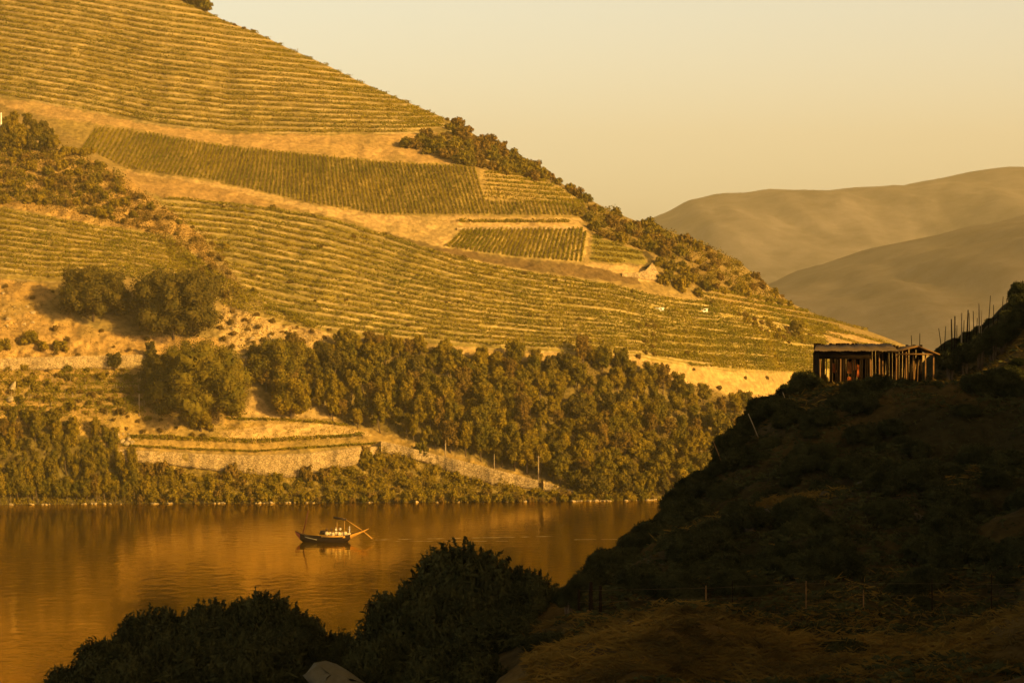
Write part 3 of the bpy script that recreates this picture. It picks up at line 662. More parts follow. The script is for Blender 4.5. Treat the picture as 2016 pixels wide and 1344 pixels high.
for x in (440, 462, 480, 498, 880, 893, 905, 1345, 1500, 1540):
    plant('shrub', BUSH[g.randint(6)], x, float(SKY(x)) + 3, g.uniform(0.5, 0.9), g, 'low bush breaking the skyline of the vineyard slope', 'shrub', 'low skyline bushes')
# scrub on the left spur
SCR1 = [(-40, 285), (60, 290), (130, 300), (245, 352), (250, 400), (190, 430), (100, 400), (0, 400), (-40, 395)]
for (x, y) in scatter(SCR1, 17, 110, g):
    plant('shrub', BUSH[g.randint(6)] if g.rand() < 0.6 else BUSHG[g.randint(4)], x, y + 4, g.uniform(0.8, 1.7), g, 'dense green brown bush covering the crest of the left spur', 'shrub', 'scrub on the left spur crest')
for (x, y) in scatter([(-30, 245), (50, 240), (100, 262), (110, 290), (60, 290), (-30, 280)], 15, 24, g):
    plant('tree', WOOD[g.randint(7)], x, y + 14, g.uniform(0.65, 0.85), g, 'rust tinted tree in the clump on top of the left spur', 'tree', 'tree clump on the left spur')
for (x, y) in scatter([(130, 292), (178, 300), (170, 312), (125, 305)], 12, 6, g):
    plant('shrub', BUSHG[g.randint(4)], x, y + 4, g.uniform(1.0, 1.4), g, 'dark green bush beside the vertical vine rows on the left spur', 'shrub', 'bushes by the vertical rows')
for (x, y) in scatter([(200, 430), (250, 380), (330, 412), (420, 480), (470, 570), (440, 600), (380, 520), (300, 460)], 20, 34, g):
    plant('shrub', BUSH[g.randint(6)], x, y, g.uniform(0.5, 1.3), g, 'small bush dotted over the bare orange flank of the left spur', 'shrub', 'bushes on the bare spur flank')
# scattered bushes between terraces
for poly, sp_, nmax, a, b, lab, grp in (
    (MID, 60, 42, 0.3, 0.75, 'stray bush growing between the middle vineyard terraces', 'stray bushes in the middle vineyard'),
    (ROCKY, 19, 26, 0.3, 0.75, 'bush among the pale rocks above the wood', 'bushes on the rocky bank'),
    (LEFTBARE, 30, 22, 0.3, 0.8, 'bush on the bare bank around the two big round trees', 'bushes on the bare left bank'),
    (TERL, 17, 60, 0.4, 1.15, 'straggly bush on the neglected lower left terraces', 'bushes on the lower left terraces'),
    ([(40, 825), (280, 820), (420, 845), (420, 868), (230, 862), (100, 838)], 21, 22, 0.35, 0.8, 'bush in the dry grass behind the riverside thicket', 'bushes in the dry grass'),
    (GULLYB, 42, 22, 0.3, 0.7, 'bush on the bare strip above the wood', 'bushes on the bare strip')):
    for (x, y) in scatter(poly, sp_, nmax, g):
        plant('shrub', BUSH[g.randint(6)] if g.rand() < 0.6 else BUSHG[g.randint(4)], x, y, g.uniform(a, b), g, lab, 'shrub', grp)
for (x, y) in scatter([(1265, 640), (1290, 625), (1300, 640), (1285, 690), (1262, 700)], 11, 12, g):
    plant('shrub', BUSH[g.randint(6)], x, y, g.uniform(0.5, 0.8), g, 'brown bush in the narrow gully between two terraced vineyards', 'shrub', 'gully bushes')
for (x, y) in scatter([(1450, 618), (1500, 630), (1545, 650), (1580, 640), (1580, 680), (1530, 672), (1470, 640)], 12, 30, g):
    plant('shrub', BUSHG[g.randint(4)], x, y, g.uniform(0.7, 1.25), g, 'green bush in the diagonal thicket right of the lower terraces', 'shrub', 'diagonal thicket on the right slope')
plant('tree', WOOD[2], 1566, 672, 0.8, g, 'round tree at the right end of the diagonal thicket', 'tree')
for i, (x, y, s_, lb) in enumerate(((1340, 572, 2.3, 'large dark bush below the spur woodland right of the pale curved wall'), (1305, 560, 1.5, 'dark bush just right of the pale curved wall'), (1375, 585, 1.3, 'low bush at the foot of the spur woodland'),
    (445, 492, 1.0, 'round dark bush left of the middle terraces'), (500, 577, 0.9, 'round bush in the lower left vine terraces'), (118, 690, 1.6, 'dark bush below the left big tree beside the pale wall'), (60, 678, 2.0, 'tall bush at the left above the pale wall'), (85, 692, 1.4, 'leaning bush left of the dark bush above the pale wall'), (10, 690, 1.5, 'bush at the left picture edge above the pale wall'))):
    plant('shrub', BUSHG[i % 4], x, y, s_, g, lb, 'shrub')

# --- big single trees
def big_tree(px, py, R_, H, seed, label, mleaf, n=9000, lob=20, size=0.5, z0=1.0):
    n = int(n * 1.7); lob = int(lob * 1.6)
    q = np.random.RandomState(seed); p = P(px, py); root = empty('tree', p)
    V, Qd = lobes_crown(q, crown_lobes(q, R_, H, z0, lob), int(n * 1.3), size, core=0.6, jit=0.5)
    obj('crown', np_mesh('crown', V, [Qd], [mleaf]), root)
    trunk_mb(q, H * 0.8, 0.4, R_ * 0.7, 5).build('trunk', M['bark'], root)
    tag(root, label, 'tree'); return root
big_tree(183, 632, 11.5, 15.0, 1, 'big dark round tree left of its twin on the bare bank', M['leafdark'])
big_tree(342, 667, 15.0, 20.0, 2, 'largest dark round tree on the bare bank, right of its twin', M['leafdark'], 13000, 26)
big_tree(396, 836, 16.0, 23.5, 3, 'broad olive green tree standing over the lower terraces by the pale wall', M['leaf'], 15000, 30, 0.44)
big_tree(325, 800, 8.0, 14, 4, 'dark tree leaning against the left side of the broad olive tree', M['leafdark'], 5000, 14)
big_tree(395, 848, 4.2, 7.5, 5, 'small round tree in front of the broad olive tree', M['leafy'], 3000, 10, z0=0.3)
big_tree(572, 822, 7.0, 11, 6, 'tall tree between the two bare earth cones', M['leafy'], 5000, 16)
big_tree(545, 760, 9.0, 13, 7, 'full green tree at the left end of the hillside wood', M['leaf'], 7000, 18)
big_tree(1168, 978, 5.2, 6.2, 8, 'dark round tree standing at the water beside the wood', M['leafdark'], 3000, 12, z0=0.2)
big_tree(297, 728, 2.4, 8.0, 9, 'thin dark tree against the pale wall', M['leafdark'], 1300, 8)
big_tree(225, 725, 3.0, 4.5, 10, 'dark bushy tree at the foot of the pale wall', M['leafdark'], 1300, 8, z0=0.2)

# --- undergrowth on the bank: too mixed to count
def mass(name, poly, n, hmax, size, mt, label, seed, clump=18):
    q = np.random.RandomState(seed); xs_ = [p[0] for p in poly]; ys_ = [p[1] for p in poly]
    x = q.uniform(min(xs_), max(xs_), n * 3); y = q.uniform(min(ys_), max(ys_), n * 3)
    k = inpoly(x, y, poly); x = x[k][:n]; y = y[k][:n]
    dens = fbm(x / clump, y / (clump * 0.6), seed, 3); k = dens > -0.12 + 0.2 * q.randn(len(x)); x = x[k]; y = y[k]; dens = dens[k]
    p = Pa(x, y); p[:, 2] += q.rand(len(x)) * hmax * np.clip(0.35 + dens * 2.2, 0.1, 1.3)
    nn = q.randn(len(x), 3); nn[:, 2] += 0.7; nn[:, 1] -= 0.6
    V, Qd = leaf_quads(p, nn, size, 1.0, q)
    return tag(obj(name, np_mesh(name, V, [Qd], [mt])), label, kind='stuff')
mass('undergrowth', BANK + [(0, 996), (0, 982), (228, 982)], 50000, 1.9, 0.42, M['leafy'], 'tangled undergrowth between the pale walls and the water', 1)
mass('scrub', SCR1, 15000, 2.0, 0.5, M['leaf'], 'dense low scrub on the crest of the left spur', 15, 26)
mass('scrub', [(190, 430), (250, 370), (330, 405), (430, 480), (480, 580), (440, 605), (370, 520), (290, 455)], 11000, 1.3, 0.42, M['scrub'], 'dry brown scrub down the flank of the left spur', 16, 12)
mass('undergrowth', WOODMAIN, 16000, 1.5, 0.5, M['leaf'], 'dark undergrowth on the floor of the hillside wood', 2)
mass('grass', LOWGRASS + [(1120, 972)], 7000, 0.5, 0.35, M['vine'], 'green and dry grass on the strip behind the pale walls', 3, 30)
mass('scrub', WOODSPUR, 22000, 2.2, 0.5, M['leaf'], 'low brown scrub under the trees on the spur', 4)
mass('scrub', SCRUBL, 17000, 1.6, 0.42, M['scrub'], 'low dry scrub over the flank of the left spur', 5, 14)
mass('weeds', ROCKY + [(430, 640)], 2500, 0.6, 0.35, M['scrub'], 'dry weeds between the pale rocks', 6, 10)
mass('weeds', LEFTBARE, 6000, 0.4, 0.35, M['scrub'], 'dry weeds on the bare left bank', 7, 12)
mass('grass', TERL, 26000, 1.1, 0.38, M['vine'], 'rough grass over the neglected terraces at the left', 8, 12)
# bank bushes, countable clumps by the water
for (x, y) in scatter([(270, 925), (400, 940), (570, 950), (720, 925), (760, 905), (860, 930), (960, 962), (1120, 975), (1290, 975), (1290, 984), (270, 984)], 18, 130, g) + [(x_, 988) for x_ in range(275, 1300, 22)]:
    plant('shrub', BUSHG[g.randint(4)] if g.rand() < 0.65 else BUSH[g.randint(6)], x, y, g.uniform(0.6, 1.5), g, 'green bush on the sloping bank between the pale walls and the river', 'shrub', 'bushes on the river bank')
for x in (716, 724, 828, 290, 322, 455, 602, 640):
    y = {716: 905, 724: 915, 828: 898, 290: 935, 322: 935, 455: 940, 602: 945, 640: 948}[x]
    plant('shrub', BUSH[g.randint(6)], x, y, 1.5, g, 'dark bush growing up against the pale riverside wall', 'shrub', 'bushes against the riverside wall', sz=1.5)

# ------------------------------------------------------------------ vine rows
def row_mesh(pp, q, h=1.45, wd=0.5, per_m=15, size=0.46, gapseed=0, gap=0.25):
    gap -= 0.15
    """pp: (n,3) polyline on the ground"""
    seg = np.linalg.norm(np.diff(pp, axis=0), axis=1); cum = np.concatenate([[0], np.cumsum(seg)]); Lg = cum[-1]
    n = max(8, int(Lg * per_m * 1.45)); t = q.rand(n) * Lg
    dens = vnoise(t / 5.0, np.full(n, gapseed * 1.37), 77) + 0.5 * vnoise(t / 1.4, np.full(n, gapseed * 2.1), 78)
    t = t[dens > -1.0 + gap + 0.25 * q.randn(n)]
    if len(t) < 6: return None
    c = np.stack([np.interp(t, cum, pp[:, i]) for i in range(3)], -1)
    hh = h * (0.75 + 0.35 * vnoise(t / 3.0, np.full(len(t), gapseed + 0.5), 79))
    c[:, 2] += q.rand(len(t)) * hh; c[:, :2] += q.randn(len(t), 2) * wd * 0.5
    nn = q.randn(len(t), 3) * 0.8; nn[:, 2] += 0.5; nn[:, 1] -= 0.5
    V, Qd = leaf_quads(c, nn, size, 1.0, q)
    return np_mesh('vine_row', V, [Qd], [M['vine']])
nrow = [0]
def vine_row(px, py, label, group, q, **kw):
    px = np.asarray(px); py = np.asarray(py)
    if len(px) < 3: return False
    me = row_mesh(Pa(px, py), q, gapseed=nrow[0], **kw)
    if me is None: return False
    nrow[0] += 1
    tag(obj('vine_row', me), label, 'vine row', group); return True
q = np.random.RandomState(5)
# upper terraces, counted upwards from the dirt track
top = curve([(-60, -200), (0, -190), (400, -128), (600, -84), (900, 6), (1000, 36)]); bot = curve([(-60, 178), (0, 188), (150, 212), (300, 243), (450, 259), (650, 262), (800, 262), (900, 256), (1000, 275)])
N1 = 36; cnt = 0
for k in range(N1):
    t = (k + 0.15) / N1; x = np.arange(-60, 960, 5.0); y = bot(x) * (1 - t) + top(x) * t + 2.6 * fbm(x / 45, x * 0 + k * 2.7, 5, 3)
    m = (y > SKY(x) + 1.0) & (y > -30) & ~((x > 800) & (y > 250)) & ~((x > 872) & (y > 225)) & ~((x < 330) & (y < 18 - (330 - x) * 0.04) & (x > 230))
    x = x[m]; y = y[m]
    if len(x) > 5:
        cnt += vine_row(x, y, '%s vine row up from the dirt track on the upper terraced slope' % ordinal(cnt + 1), 'vine rows of the upper terraces', q, per_m=13, h=1.6, wd=0.9, gap=0.42)
# field of rows running up and down the slope
xa = np.arange(186, 1140, 8.0); cnt = 0
gt = curve([(100, 238), (250, 256), (420, 286), (600, 306), (750, 321), (900, 328), (938, 333)]); gb = curve([(180, 298), (250, 333), (400, 353), (520, 378), (620, 403), (750, 422), (950, 423), (1150, 425)])
for k, x0 in enumerate(xa):
    sl_ = np.interp(x0, [180, 350, 480, 560, 620, 800, 1140], [48, 40, 22, 5, -8, -26, -34]); lean = abs(sl_)
    yt = gt(x0 + sl_ * 0.5); yb = gb(x0 - sl_ * 0.5)
    if x0 - lean > 925: yt = 398.0
    if x0 < 330 and x0 > 0: yt = max(yt, 0)
    y = np.linspace(yb, yt, 14); f_ = (yb - y) / 95.0
    sgn = -1 if x0 > 560 else 1
    x = x0 - sl_ * 0.5 + sl_ * f_ + max(0.0, sl_ / 10) * np.sin(f_ * 3.0)
    mm = ~((x > 940) & (y < 394)); x = x[mm]; y = y[mm]
    cnt += vine_row(x, y, '%s vine row from the left in the big field of straight upslope rows' % ordinal(cnt + 1), 'upslope vine rows of the big field', q, per_m=13, h=1.25, wd=0.28, size=0.42, gap=0.0)
# terraces right of that field
cnt = 0
for k in range(7):
    t = (k + 0.5) / 7; x = np.arange(954, 1146, 5.0); y = (336 + (x - 945) * 0.07) * (1 - t) + (392 + (x - 945) * 0.10) * t
    m = (y > SKY(x) + 14); cnt += vine_row(x[m], y[m], '%s vine row down on the small terraces right of the straight upslope rows' % ordinal(cnt + 1), 'vine rows of the small right terraces', q, per_m=13, wd=0.8)
# small field above the dark road
cnt = 0
for k, x0 in enumerate(np.arange(882, 1152, 9.0)):
    yb = np.interp(x0, [872, 1010, 1146], [486, 505, 516]); yt = 452
    x = np.linspace(x0, x0 + np.interp(x0, [880, 1150], [34, 10]), 10); y = np.linspace(yb, yt, 10); mm = inpoly(x, y, SMALL)
    cnt += vine_row(x[mm], y[mm], '%s vine row from the left in the small field above the dark road' % ordinal(cnt + 1), 'vine rows of the small field', q, per_m=20, h=1.2, wd=0.3, gap=-0.3)
cnt = 0
for k in range(5):
    x = np.arange(1168, 1272, 5.0); y = 468 + k * 11 + (x - 1168) * 0.10; mm = inpoly(x, y, SMALLR)
    cnt += vine_row(x[mm], y[mm], '%s vine row down in the green triangle left of the pale curved wall' % ordinal(cnt + 1), 'vine rows of the green triangle', q, per_m=24, h=1.4, wd=1.3, gap=-0.4)
x = np.arange(905, 1125, 5.0); vine_row(x, 438 + 0 * x, 'dark hedge-like vine row along the track above the small field', None, q, per_m=22, h=1.6, wd=0.6, gap=-0.1)
# middle terraces, counted down from the track
mt_ = curve([(300, 388), (480, 402), (560, 416), (650, 432), (740, 460), (900, 510), (1050, 540), (1200, 560), (1300, 588), (1450, 604), (1620, 642)])
mb_ = curve([(300, 590), (450, 606), (560, 636), (650, 652), (760, 664), (900, 678), (1050, 688), (1250, 695), (1330, 710), (1450, 726), (1640, 730)])
cnt = 0
for k in range(18):
    t = (k + 0.3) / 18.0; x = np.arange(330, 1640, 5.0); y = mt_(x) * (1 - t) + mb_(x) * t + 3.6 * fbm(x / 60, x * 0 + k * 3.3, 6, 3)
    m = inpoly(x, y, MID) & ~(np.abs(x - 1278 - (y - 660) * -0.2) < 11) & ~inpoly(x, y, [(1440, 600), (1620, 600), (1620, 690), (1545, 680), (1450, 625)])
    m &= vnoise(x / 80.0, x * 0 + k * 5.3, 8) > -0.75
    cnt += vine_row(x[m], y[m], '%s long vine terrace down from the track across the middle slope' % ordinal(cnt + 1), 'vine rows of the middle terraces', q, per_m=17, h=1.4, wd=1.2, size=0.46, gap=0.35)
for k in range(5):
    x = np.arange(1290, 1620, 5.0); y = 655 + k * 15 + (x - 1290) * (0.02 + 0.01 * k)
    m = inpoly(x, y, MID) & (x < 1500 + k * 40)
    vine_row(x[m], y[m], '%s vine row down on the neat terraces left of the shed' % ordinal(k + 1), 'vine rows left of the shed', q, per_m=16, h=1.4, wd=0.7)
for k in range(5):
    x = np.arange(1385, 1600 + 18 * k, 5.0); y = 570 + k * 10 + (x - 1385) * 0.17; m = y > SKY(x) + 2
    vine_row(x[m], y[m], '%s vine row down below the spur woodland near the skyline' % ordinal(k + 1), 'vine rows below the spur woodland', q, per_m=16, wd=0.9)
for k in range(3):
    x = np.arange(1600, 1760, 5.0); y = 622 + k * 15 + (x - 1600) * 0.28; m = y > SKY(x) + 1.5
    vine_row(x[m], y[m], '%s vine row down on the last slope behind the shed roof' % ordinal(k + 1), 'vine rows behind the shed', q, per_m=16, wd=0.9)
# left lower vines
lt = curve([(-60, 400), (0, 412), (200, 450), (330, 470), (430, 545), (640, 652)]); lb_ = curve([(-60, 540), (0, 545), (100, 552), (230, 548), (330, 566), (440, 604), (640, 656)])
for k in range(12):
    t = (k + 0.3) / 12; x = np.arange(-60, 640, 5.0); y = lt(x) * (1 - t) + lb_(x) * t + 2.5 * fbm(x / 50, x * 0 + k * 3, 16, 3); m = inpoly(x, y, LEFTV) & ((lb_(x) - lt(x) > 70) | (k % 2 == 0)) & ((lb_(x) - lt(x) > 38) | (k % 4 == 0))
    vine_row(x[m], y[m], '%s vine row down on the left slope above the big round trees' % ordinal(k + 1), 'vine rows above the big round trees', q, per_m=16, h=1.5, wd=1.5, gap=0.3)
for k in range(5):
    x = np.arange(10, 285, 5.0); y = 742 + k * 15.5 + 0 * x; vine_row(x, y, '%s ragged vine row down on the staked terraces at lower left' % ordinal(k + 1), 'ragged vine rows at lower left', q, per_m=11, h=1.2, wd=0.7, gap=0.5)
for k in range(3):
    x = np.arange(-40, 110 - 20 * k, 5.0); y = 278 + 9 * k + x * 0.12; vine_row(x, y, '%s vine row down on the tiny plot at the left edge of the spur' % ordinal(k + 1), 'vine rows on the tiny left plot', q, per_m=18, h=1.2, wd=0.5)
x = np.arange(255, 720, 5.0); vine_row(x, np.interp(x, [250, 400, 500, 720], [862, 868, 872, 858]), 'dark vine row running along the top of the lower pale wall', None, q, per_m=26, h=1.5, wd=0.6, gap=-0.3)
x = np.arange(240, 745, 5.0); vine_row(x, np.interp(x, [230, 400, 500, 745], [877, 886, 889, 873]), 'low green strip of vines on the edge of the lower pale wall', None, q, per_m=26, h=0.7, wd=0.6, gap=-0.5)
x = np.arange(445, 690, 5.0); vine_row(x, np.interp(x, [440, 560, 690], [826, 828, 838]), 'thin vine row above the pale bank under the bare earth cones', None, q, per_m=18, h=1.1, wd=0.5)
place_all()
# ------------------------------------------------------------------ stone walls, poles, small buildings, rocks on the far bank
def wall_strip(name, top, bot, label, cat='wall', step=4.0, dy=0.9, seed=0, m='wall', parent=None):
    tc, bc = curve(top), curve(bot); x = np.arange(top[0][0], top[-1][0] + 1, step); n = len(x); K = 5
    V = []
    yt = tc(x) + 0.7 * fbm(x / 14.0, x * 0, seed, 3); yb = bc(x)
    for i in range(n):
        b = P(x[i], yb[i]); t = P(x[i], yt[i]); d0 = b.y - dy
        for k in range(K + 1):
            f = k / K; V.append(tuple(at(x[i], yb[i] + 0.8 + (yt[i] - yb[i] - 0.8) * f, d0 + 0.5 * f + 0.12 * random.uniform(-1, 1))))
        V.append((t.x, t.y + 0.6, t.z - 0.1)); V.append((b.x, b.y + 2.0, b.z - 1.0))
    w_ = K + 3; Q = [[i * w_ + k, (i + 1) * w_ + k, (i + 1) * w_ + (k + 1) % w_, i * w_ + (k + 1) % w_] for i in range(n - 1) for k in range(w_)]
    caps = [list(range(w_))[::-1], [(n - 1) * w_ + k for k in range(w_)]]
    o = obj(name, np_mesh(name, V, [np.array(Q), np.array(caps)], [M[m]]), parent)
    if parent is None: tag(o, label, cat)
    return o
wall_strip('stone_wall', [(-120, 708), (0, 706), (60, 703), (280, 698), (490, 701)], [(-120, 730), (0, 727), (150, 724), (300, 722), (490, 721)], 'long pale dry stone wall under the bare bank at upper left', seed=1)
wall_strip('stone_wall', [(228, 884), (400, 893), (500, 896), (600, 892), (700, 880), (744, 878)], [(228, 905), (330, 912), (400, 921), (480, 930), (570, 938), (640, 926), (700, 912), (732, 898), (744, 880)], 'tallest pale dry stone wall, above the river bank', seed=2)
wall_strip('stone_wall', [(750, 868), (790, 876), (830, 887), (950, 917), (1010, 932), (1062, 945)], [(750, 888), (790, 895), (850, 912), (900, 934), (960, 950), (1010, 957), (1062, 962)], 'long riverside wall sloping down to the right below the wood', seed=3)
wall_strip('stone_wall', [(1070, 946), (1130, 966)], [(1070, 963), (1130, 973)], 'short low end of the riverside wall near the dark round tree', seed=4)
wall_strip('stone_wall', [(650, 683), (700, 668), (745, 661)], [(650, 688), (700, 679), (745, 672)], 'short pale wall rising over the top of the wood', seed=5)
wall_strip('stone_wall', [(1225, 537), (1255, 536), (1272, 531), (1284, 517), (1290, 526), (1304, 549)], [(1225, 543), (1255, 546), (1272, 550), (1284, 551), (1290, 552), (1304, 553)], 'pale curved wall end by the track bend on the right', step=2.0, seed=6)
wall_strip('stone_wall', [(900, 448), (1000, 446), (1130, 446)], [(900, 452), (1000, 451), (1130, 451)], 'thin pale wall along the top of the small field', seed=7)

def pole(px, pyb, pyt, label, r=0.13, m='wood', arm=True):
    b = P(px, pyb); h = (pyb - pyt) / F * b.y
    root = empty('utility_pole', b); q_ = MB(); q_.tube([(0, 0, -0.4), (0, 0, h)], [r * 1.2, r * 0.8], 7); q_.build('pole_shaft', M[m], root)
    if arm:
        a_ = MB(); a_.box((0, -0.1, h - 0.35), (1.1, 0.12, 0.12)); a_.build('crossarm', M[m], root)
    tag(root, label, 'utility pole'); return root
M['paleconc_litstake'] = mat('pale_concrete_litstake', (0.38, 0.28, 0.16), 0.8, 0.2, var=0.2, vscale=1.0)  # concrete for poles; also gives some wooden stakes a sunlit look
pole(877, 903, 866, 'pale pole standing on the sloping riverside wall, left one', 0.2, 'paleconc_litstake', False)
pole(1060, 948, 897, 'tallest pale pole by the low end of the riverside wall', 0.2, 'paleconc_litstake')
pole(973, 925, 893, 'short pole between the two pale poles on the riverside wall', 0.13, 'paleconc_litstake', False)
pole(1186, 962, 928, 'thin pole in front of the wood right of the dark round tree', 0.12, 'paleconc_litstake', False)
pole(274, 818, 775, 'pale post standing in the tree shade on the lower left terraces', 0.22, 'paleconc_litstake', False)
pole(2, 272, 222, 'white pole at the left picture edge on the spur', 0.3, 'white', False)

def hutlet(px, py, wpx, hpx, label):
    p = P(px, py); s = p.y / F; root = empty('white_hut', p); w2 = wpx * s; h2 = hpx * s
    b = MB(); b.box((0, 0.8, h2 / 2 - 0.3), (w2, 2.4, h2 + 0.6)); b.build('wall', M['white'], root)
    r_ = MB(); r_.box((0, 0.8, h2 + 0.08), (w2 + 0.4, 2.8, 0.16)); r_.build('roof', M['white'], root)
    d_ = MB(); d_.box((w2 * 0.25, -0.42, h2 * 0.4), (0.5, 0.04, h2 * 0.7)); d_.build('door', M['darkwood'], root)
    tag(root, label, 'hut')
hutlet(1296, 609, 22, 2.6, 'low white tank house among the vine terraces, left one')
hutlet(1384, 611, 18, 3, 'low white tank house beside the bare slope, right one')

ROCK = []
for k in range(5):
    v_, q_ = cube_sphere(5); gg = np.random.RandomState(500 + k); d_ = gg.randn(6, 3)
    v2 = v_ * (1 + 0.16 * np.sin(v_ @ d_[0] * 2.3 + k)[:, None] + 0.1 * np.sin(v_ @ d_[1] * 4)[:, None] + 0.05 * gg.randn(len(v_), 1))
    for m_ in range(4):                                    # flat broken faces
        n_v = d_[m_ + 2] / np.linalg.norm(d_[m_ + 2]); dd = v2 @ n_v; v2 = v2 - np.maximum(dd - 0.72, 0)[:, None] * n_v
    ROCK.append(np_mesh('rock', v2, [q_], [M['rock']]))
def rock(p, s, label, group, name='rock', fl=0.6, mesh=None):
    o = obj(name, mesh or ROCK[random.randrange(5)], None, p, (random.uniform(-.3, .3), random.uniform(-.3, .3), random.uniform(0, 6.3)), (s * random.uniform(0.9, 1.5), s, s * fl)); tag(o, label, 'rock', group); return o
g2 = np.random.RandomState(21)
for i, x in enumerate(list(g2.normal(100, 60, 12)) + list(g2.normal(200, 25, 7)) + [300, 305, 311, 334, 338, 424, 432, 440, 505, 512, 521, 527, 535, 541, 566, 571, 581, 604, 618, 728, 733, 800, 820, 861, 903, 998, 1010, 1034] + list(g2.uniform(1115, 1210, 30)) + list(g2.uniform(1210, 1300, 12))):
    p = P(x, float(SHORE(x)) - 0.6); p.z = 0.08; p.y -= g2.uniform(0.3, 2.0)
    lb, gp = (('pale rock at the waterline under the riverside thicket', 'shore rocks at the left') if x < 300 else ('pale rock at the waterline behind the boat', 'shore rocks behind the boat') if x < 700 else
              ('pale rock at the waterline below the sloping wall', 'shore rocks below the wall')if x < 1110 else ('pale rock of the stony shore at the foot of the wood', 'rocks of the stony shore'))
    rock(p, g2.uniform(0.2, 0.72), lb, gp)
for (x, y) in scatter([(455, 625), (560, 645), (620, 660), (600, 680), (470, 690), (450, 660)], 11, 24, g2):
    rock(P(x, y), g2.uniform(0.25, 0.85), 'pale rock cropping out on the bank above the wood', 'pale outcrop rocks', fl=0.8)
for (x, y) in scatter([(205, 850), (260, 850), (265, 875), (215, 872)], 9, 12, g2):
    rock(P(x, y), g2.uniform(0.4, 0.9), 'pale rock at the left end of the lower wall', 'rocks at the wall end', fl=0.9)
for (x, y) in scatter([(0, 575), (60, 600), (80, 640), (10, 650)], 12, 12, g2):
    rock(P(x, y), g2.uniform(0.3, 0.7), 'pale rock on the bare bank at the left edge', 'rocks on the left bank', fl=0.8)
rock(P(66, 281), 1.5, 'pale boulder on the crest of the left spur', None)
rock(P(24, 768), 1.1, 'pale upright boulder at the left edge of the terraces', None, fl=2.2)
rock(P(20, 785), 1.3, 'squat pale boulder below the upright one at the left edge', None, fl=0.7)
for i in range(34):
    x = g2.uniform(20, 285); y = 757 + 15.5 * g2.randint(5) - 2; p = P(x, y); q_ = MB(); h = g2.uniform(1.4, 2.2); q_.tube([(0, 0, -0.3), (g2.uniform(-.2, .2), 0, h)], [0.07, 0.06], 5)
    o = q_.build('vine_stake', M['paleconc_litstake'], None, loc=p); tag(o, 'thin pale vine stake on the lower left terraces', 'stake', 'vine stakes on the lower left terraces')

# ------------------------------------------------------------------ the boat
BY = 524.0; BP = at(650, 1066, BY); SC = BY / F
def bl(px, py, y=0.0): return ((px - 650) * SC, y, (1066 - py) * SC)
M['tar'] = mat('black_tarred_planks', (0.028, 0.014, 0.006), 0.6, 0.2, var=0.4, vscale=2.0)
M['redpaint'] = mat('red_brown_paint', (0.35, 0.07, 0.02), 0.5, 0.4)
M['orangewood'] = mat('varnished_sunlit_wood', (0.72, 0.36, 0.05), 0.5, 0.4, var=0.3, vscale=2.0)  # wood colour with the sun's glow on the boat mixed in
M['mastred'] = mat('dark_red_paint', (0.09, 0.018, 0.008), 0.6, 0.2)
M['stripe'] = mat('white_paint', (0.5, 0.47, 0.4), 0.5, 0.3)
M['cream'] = mat('cream_canvas', (0.75, 0.6, 0.38), 0.8, 0.1, var=0.2, vscale=2.0)
boat = empty('river_boat', BP, R(-4)); tag(boat, 'dark wooden cargo sailing boat with upswept bow and long steering oar', 'boat')
NS = 30; xs_ = np.linspace(-7.6, 8.4, NS)
sheer = np.interp(xs_, [-7.6, -6.5, -5, -2.5, 0, 3, 4.8, 6.5, 8.4], [2.25, 1.75, 1.30, 1.02, 0.98, 1.15, 1.75, 2.25, 3.0])
beam = np.interp(xs_, [-7.6, -6.8, -5, -2.5, 0, 2.5, 4.8, 6.5, 8.4], [0.06, 0.55, 1.35, 1.95, 2.1, 1.9, 1.25, 0.55, 0.08])
keel = np.interp(xs_, [-7.6, -6.9, -6.2, -4.5, 0, 3.6, 4.2, 4.8, 6.5, 8.4], [1.85, 0.8, 0.05, -0.45, -0.5, -0.3, 0.45, 0.95, 1.75, 2.8])
def hull_part(name, i0, i1, m, th=0.0):
    A = 11; V = []
    for i in range(i0, i1):
        for j in range(A):
            a = math.pi * j / (A - 1); c_ = math.cos(a); s_ = math.sin(a)
            V.append((xs_[i], (beam[i] + th) * np.sign(c_) * abs(c_) ** 0.6, sheer[i] + (keel[i] - th - sheer[i]) * s_ ** 0.7))
    n = i1 - i0; Qh = [[i * A + j, i * A + j + 1, (i + 1) * A + j + 1, (i + 1) * A + j] for i in range(n - 1) for j in range(A - 1)]
    return obj(name, np_mesh(name, V, [np.array(Qh)], [m], smooth=True), boat)
hull_part('bow', 0, 3, M['redpaint']); hull_part('hull', 2, 23, M['tar']); hull_part('stern', 22, NS, M['orangewood'])  # the stern's sunlit look is put into its orange wood colour
for sg in (-1, 1):
    b_ = MB(); b_.tube([(xs_[i], sg * (beam[i] + 0.03), sheer[i] + 0.03) for i in range(NS)], [0.07] * NS, 5); b_.build('gunwale', M['tar'], boat)
b_ = MB(); ii_ = range(4, 10); b_.tube([(xs_[i], -(beam[i] * 0.97 + 0.06), sheer[i] - 0.22 - 0.05 * (i - 4)) for i in ii_], [0.05] * 6, 5); b_.build('painted_line', M['stripe'], boat)
V = []
for i in range(3, 25): V += [(xs_[i], -beam[i] * 0.93, sheer[i] - 0.28), (xs_[i], beam[i] * 0.93, sheer[i] - 0.28)]
obj('deck', np_mesh('deck', V, [np.array([[2 * i, 2 * i + 2, 2 * i + 3, 2 * i + 1] for i in range(21)])], [M['orangewood']]), boat)
b_ = MB(); b_.tube([bl(596, 1050), bl(607, 1004)], [0.14, 0.08], 6); b_.build('mast', M['mastred'], boat)
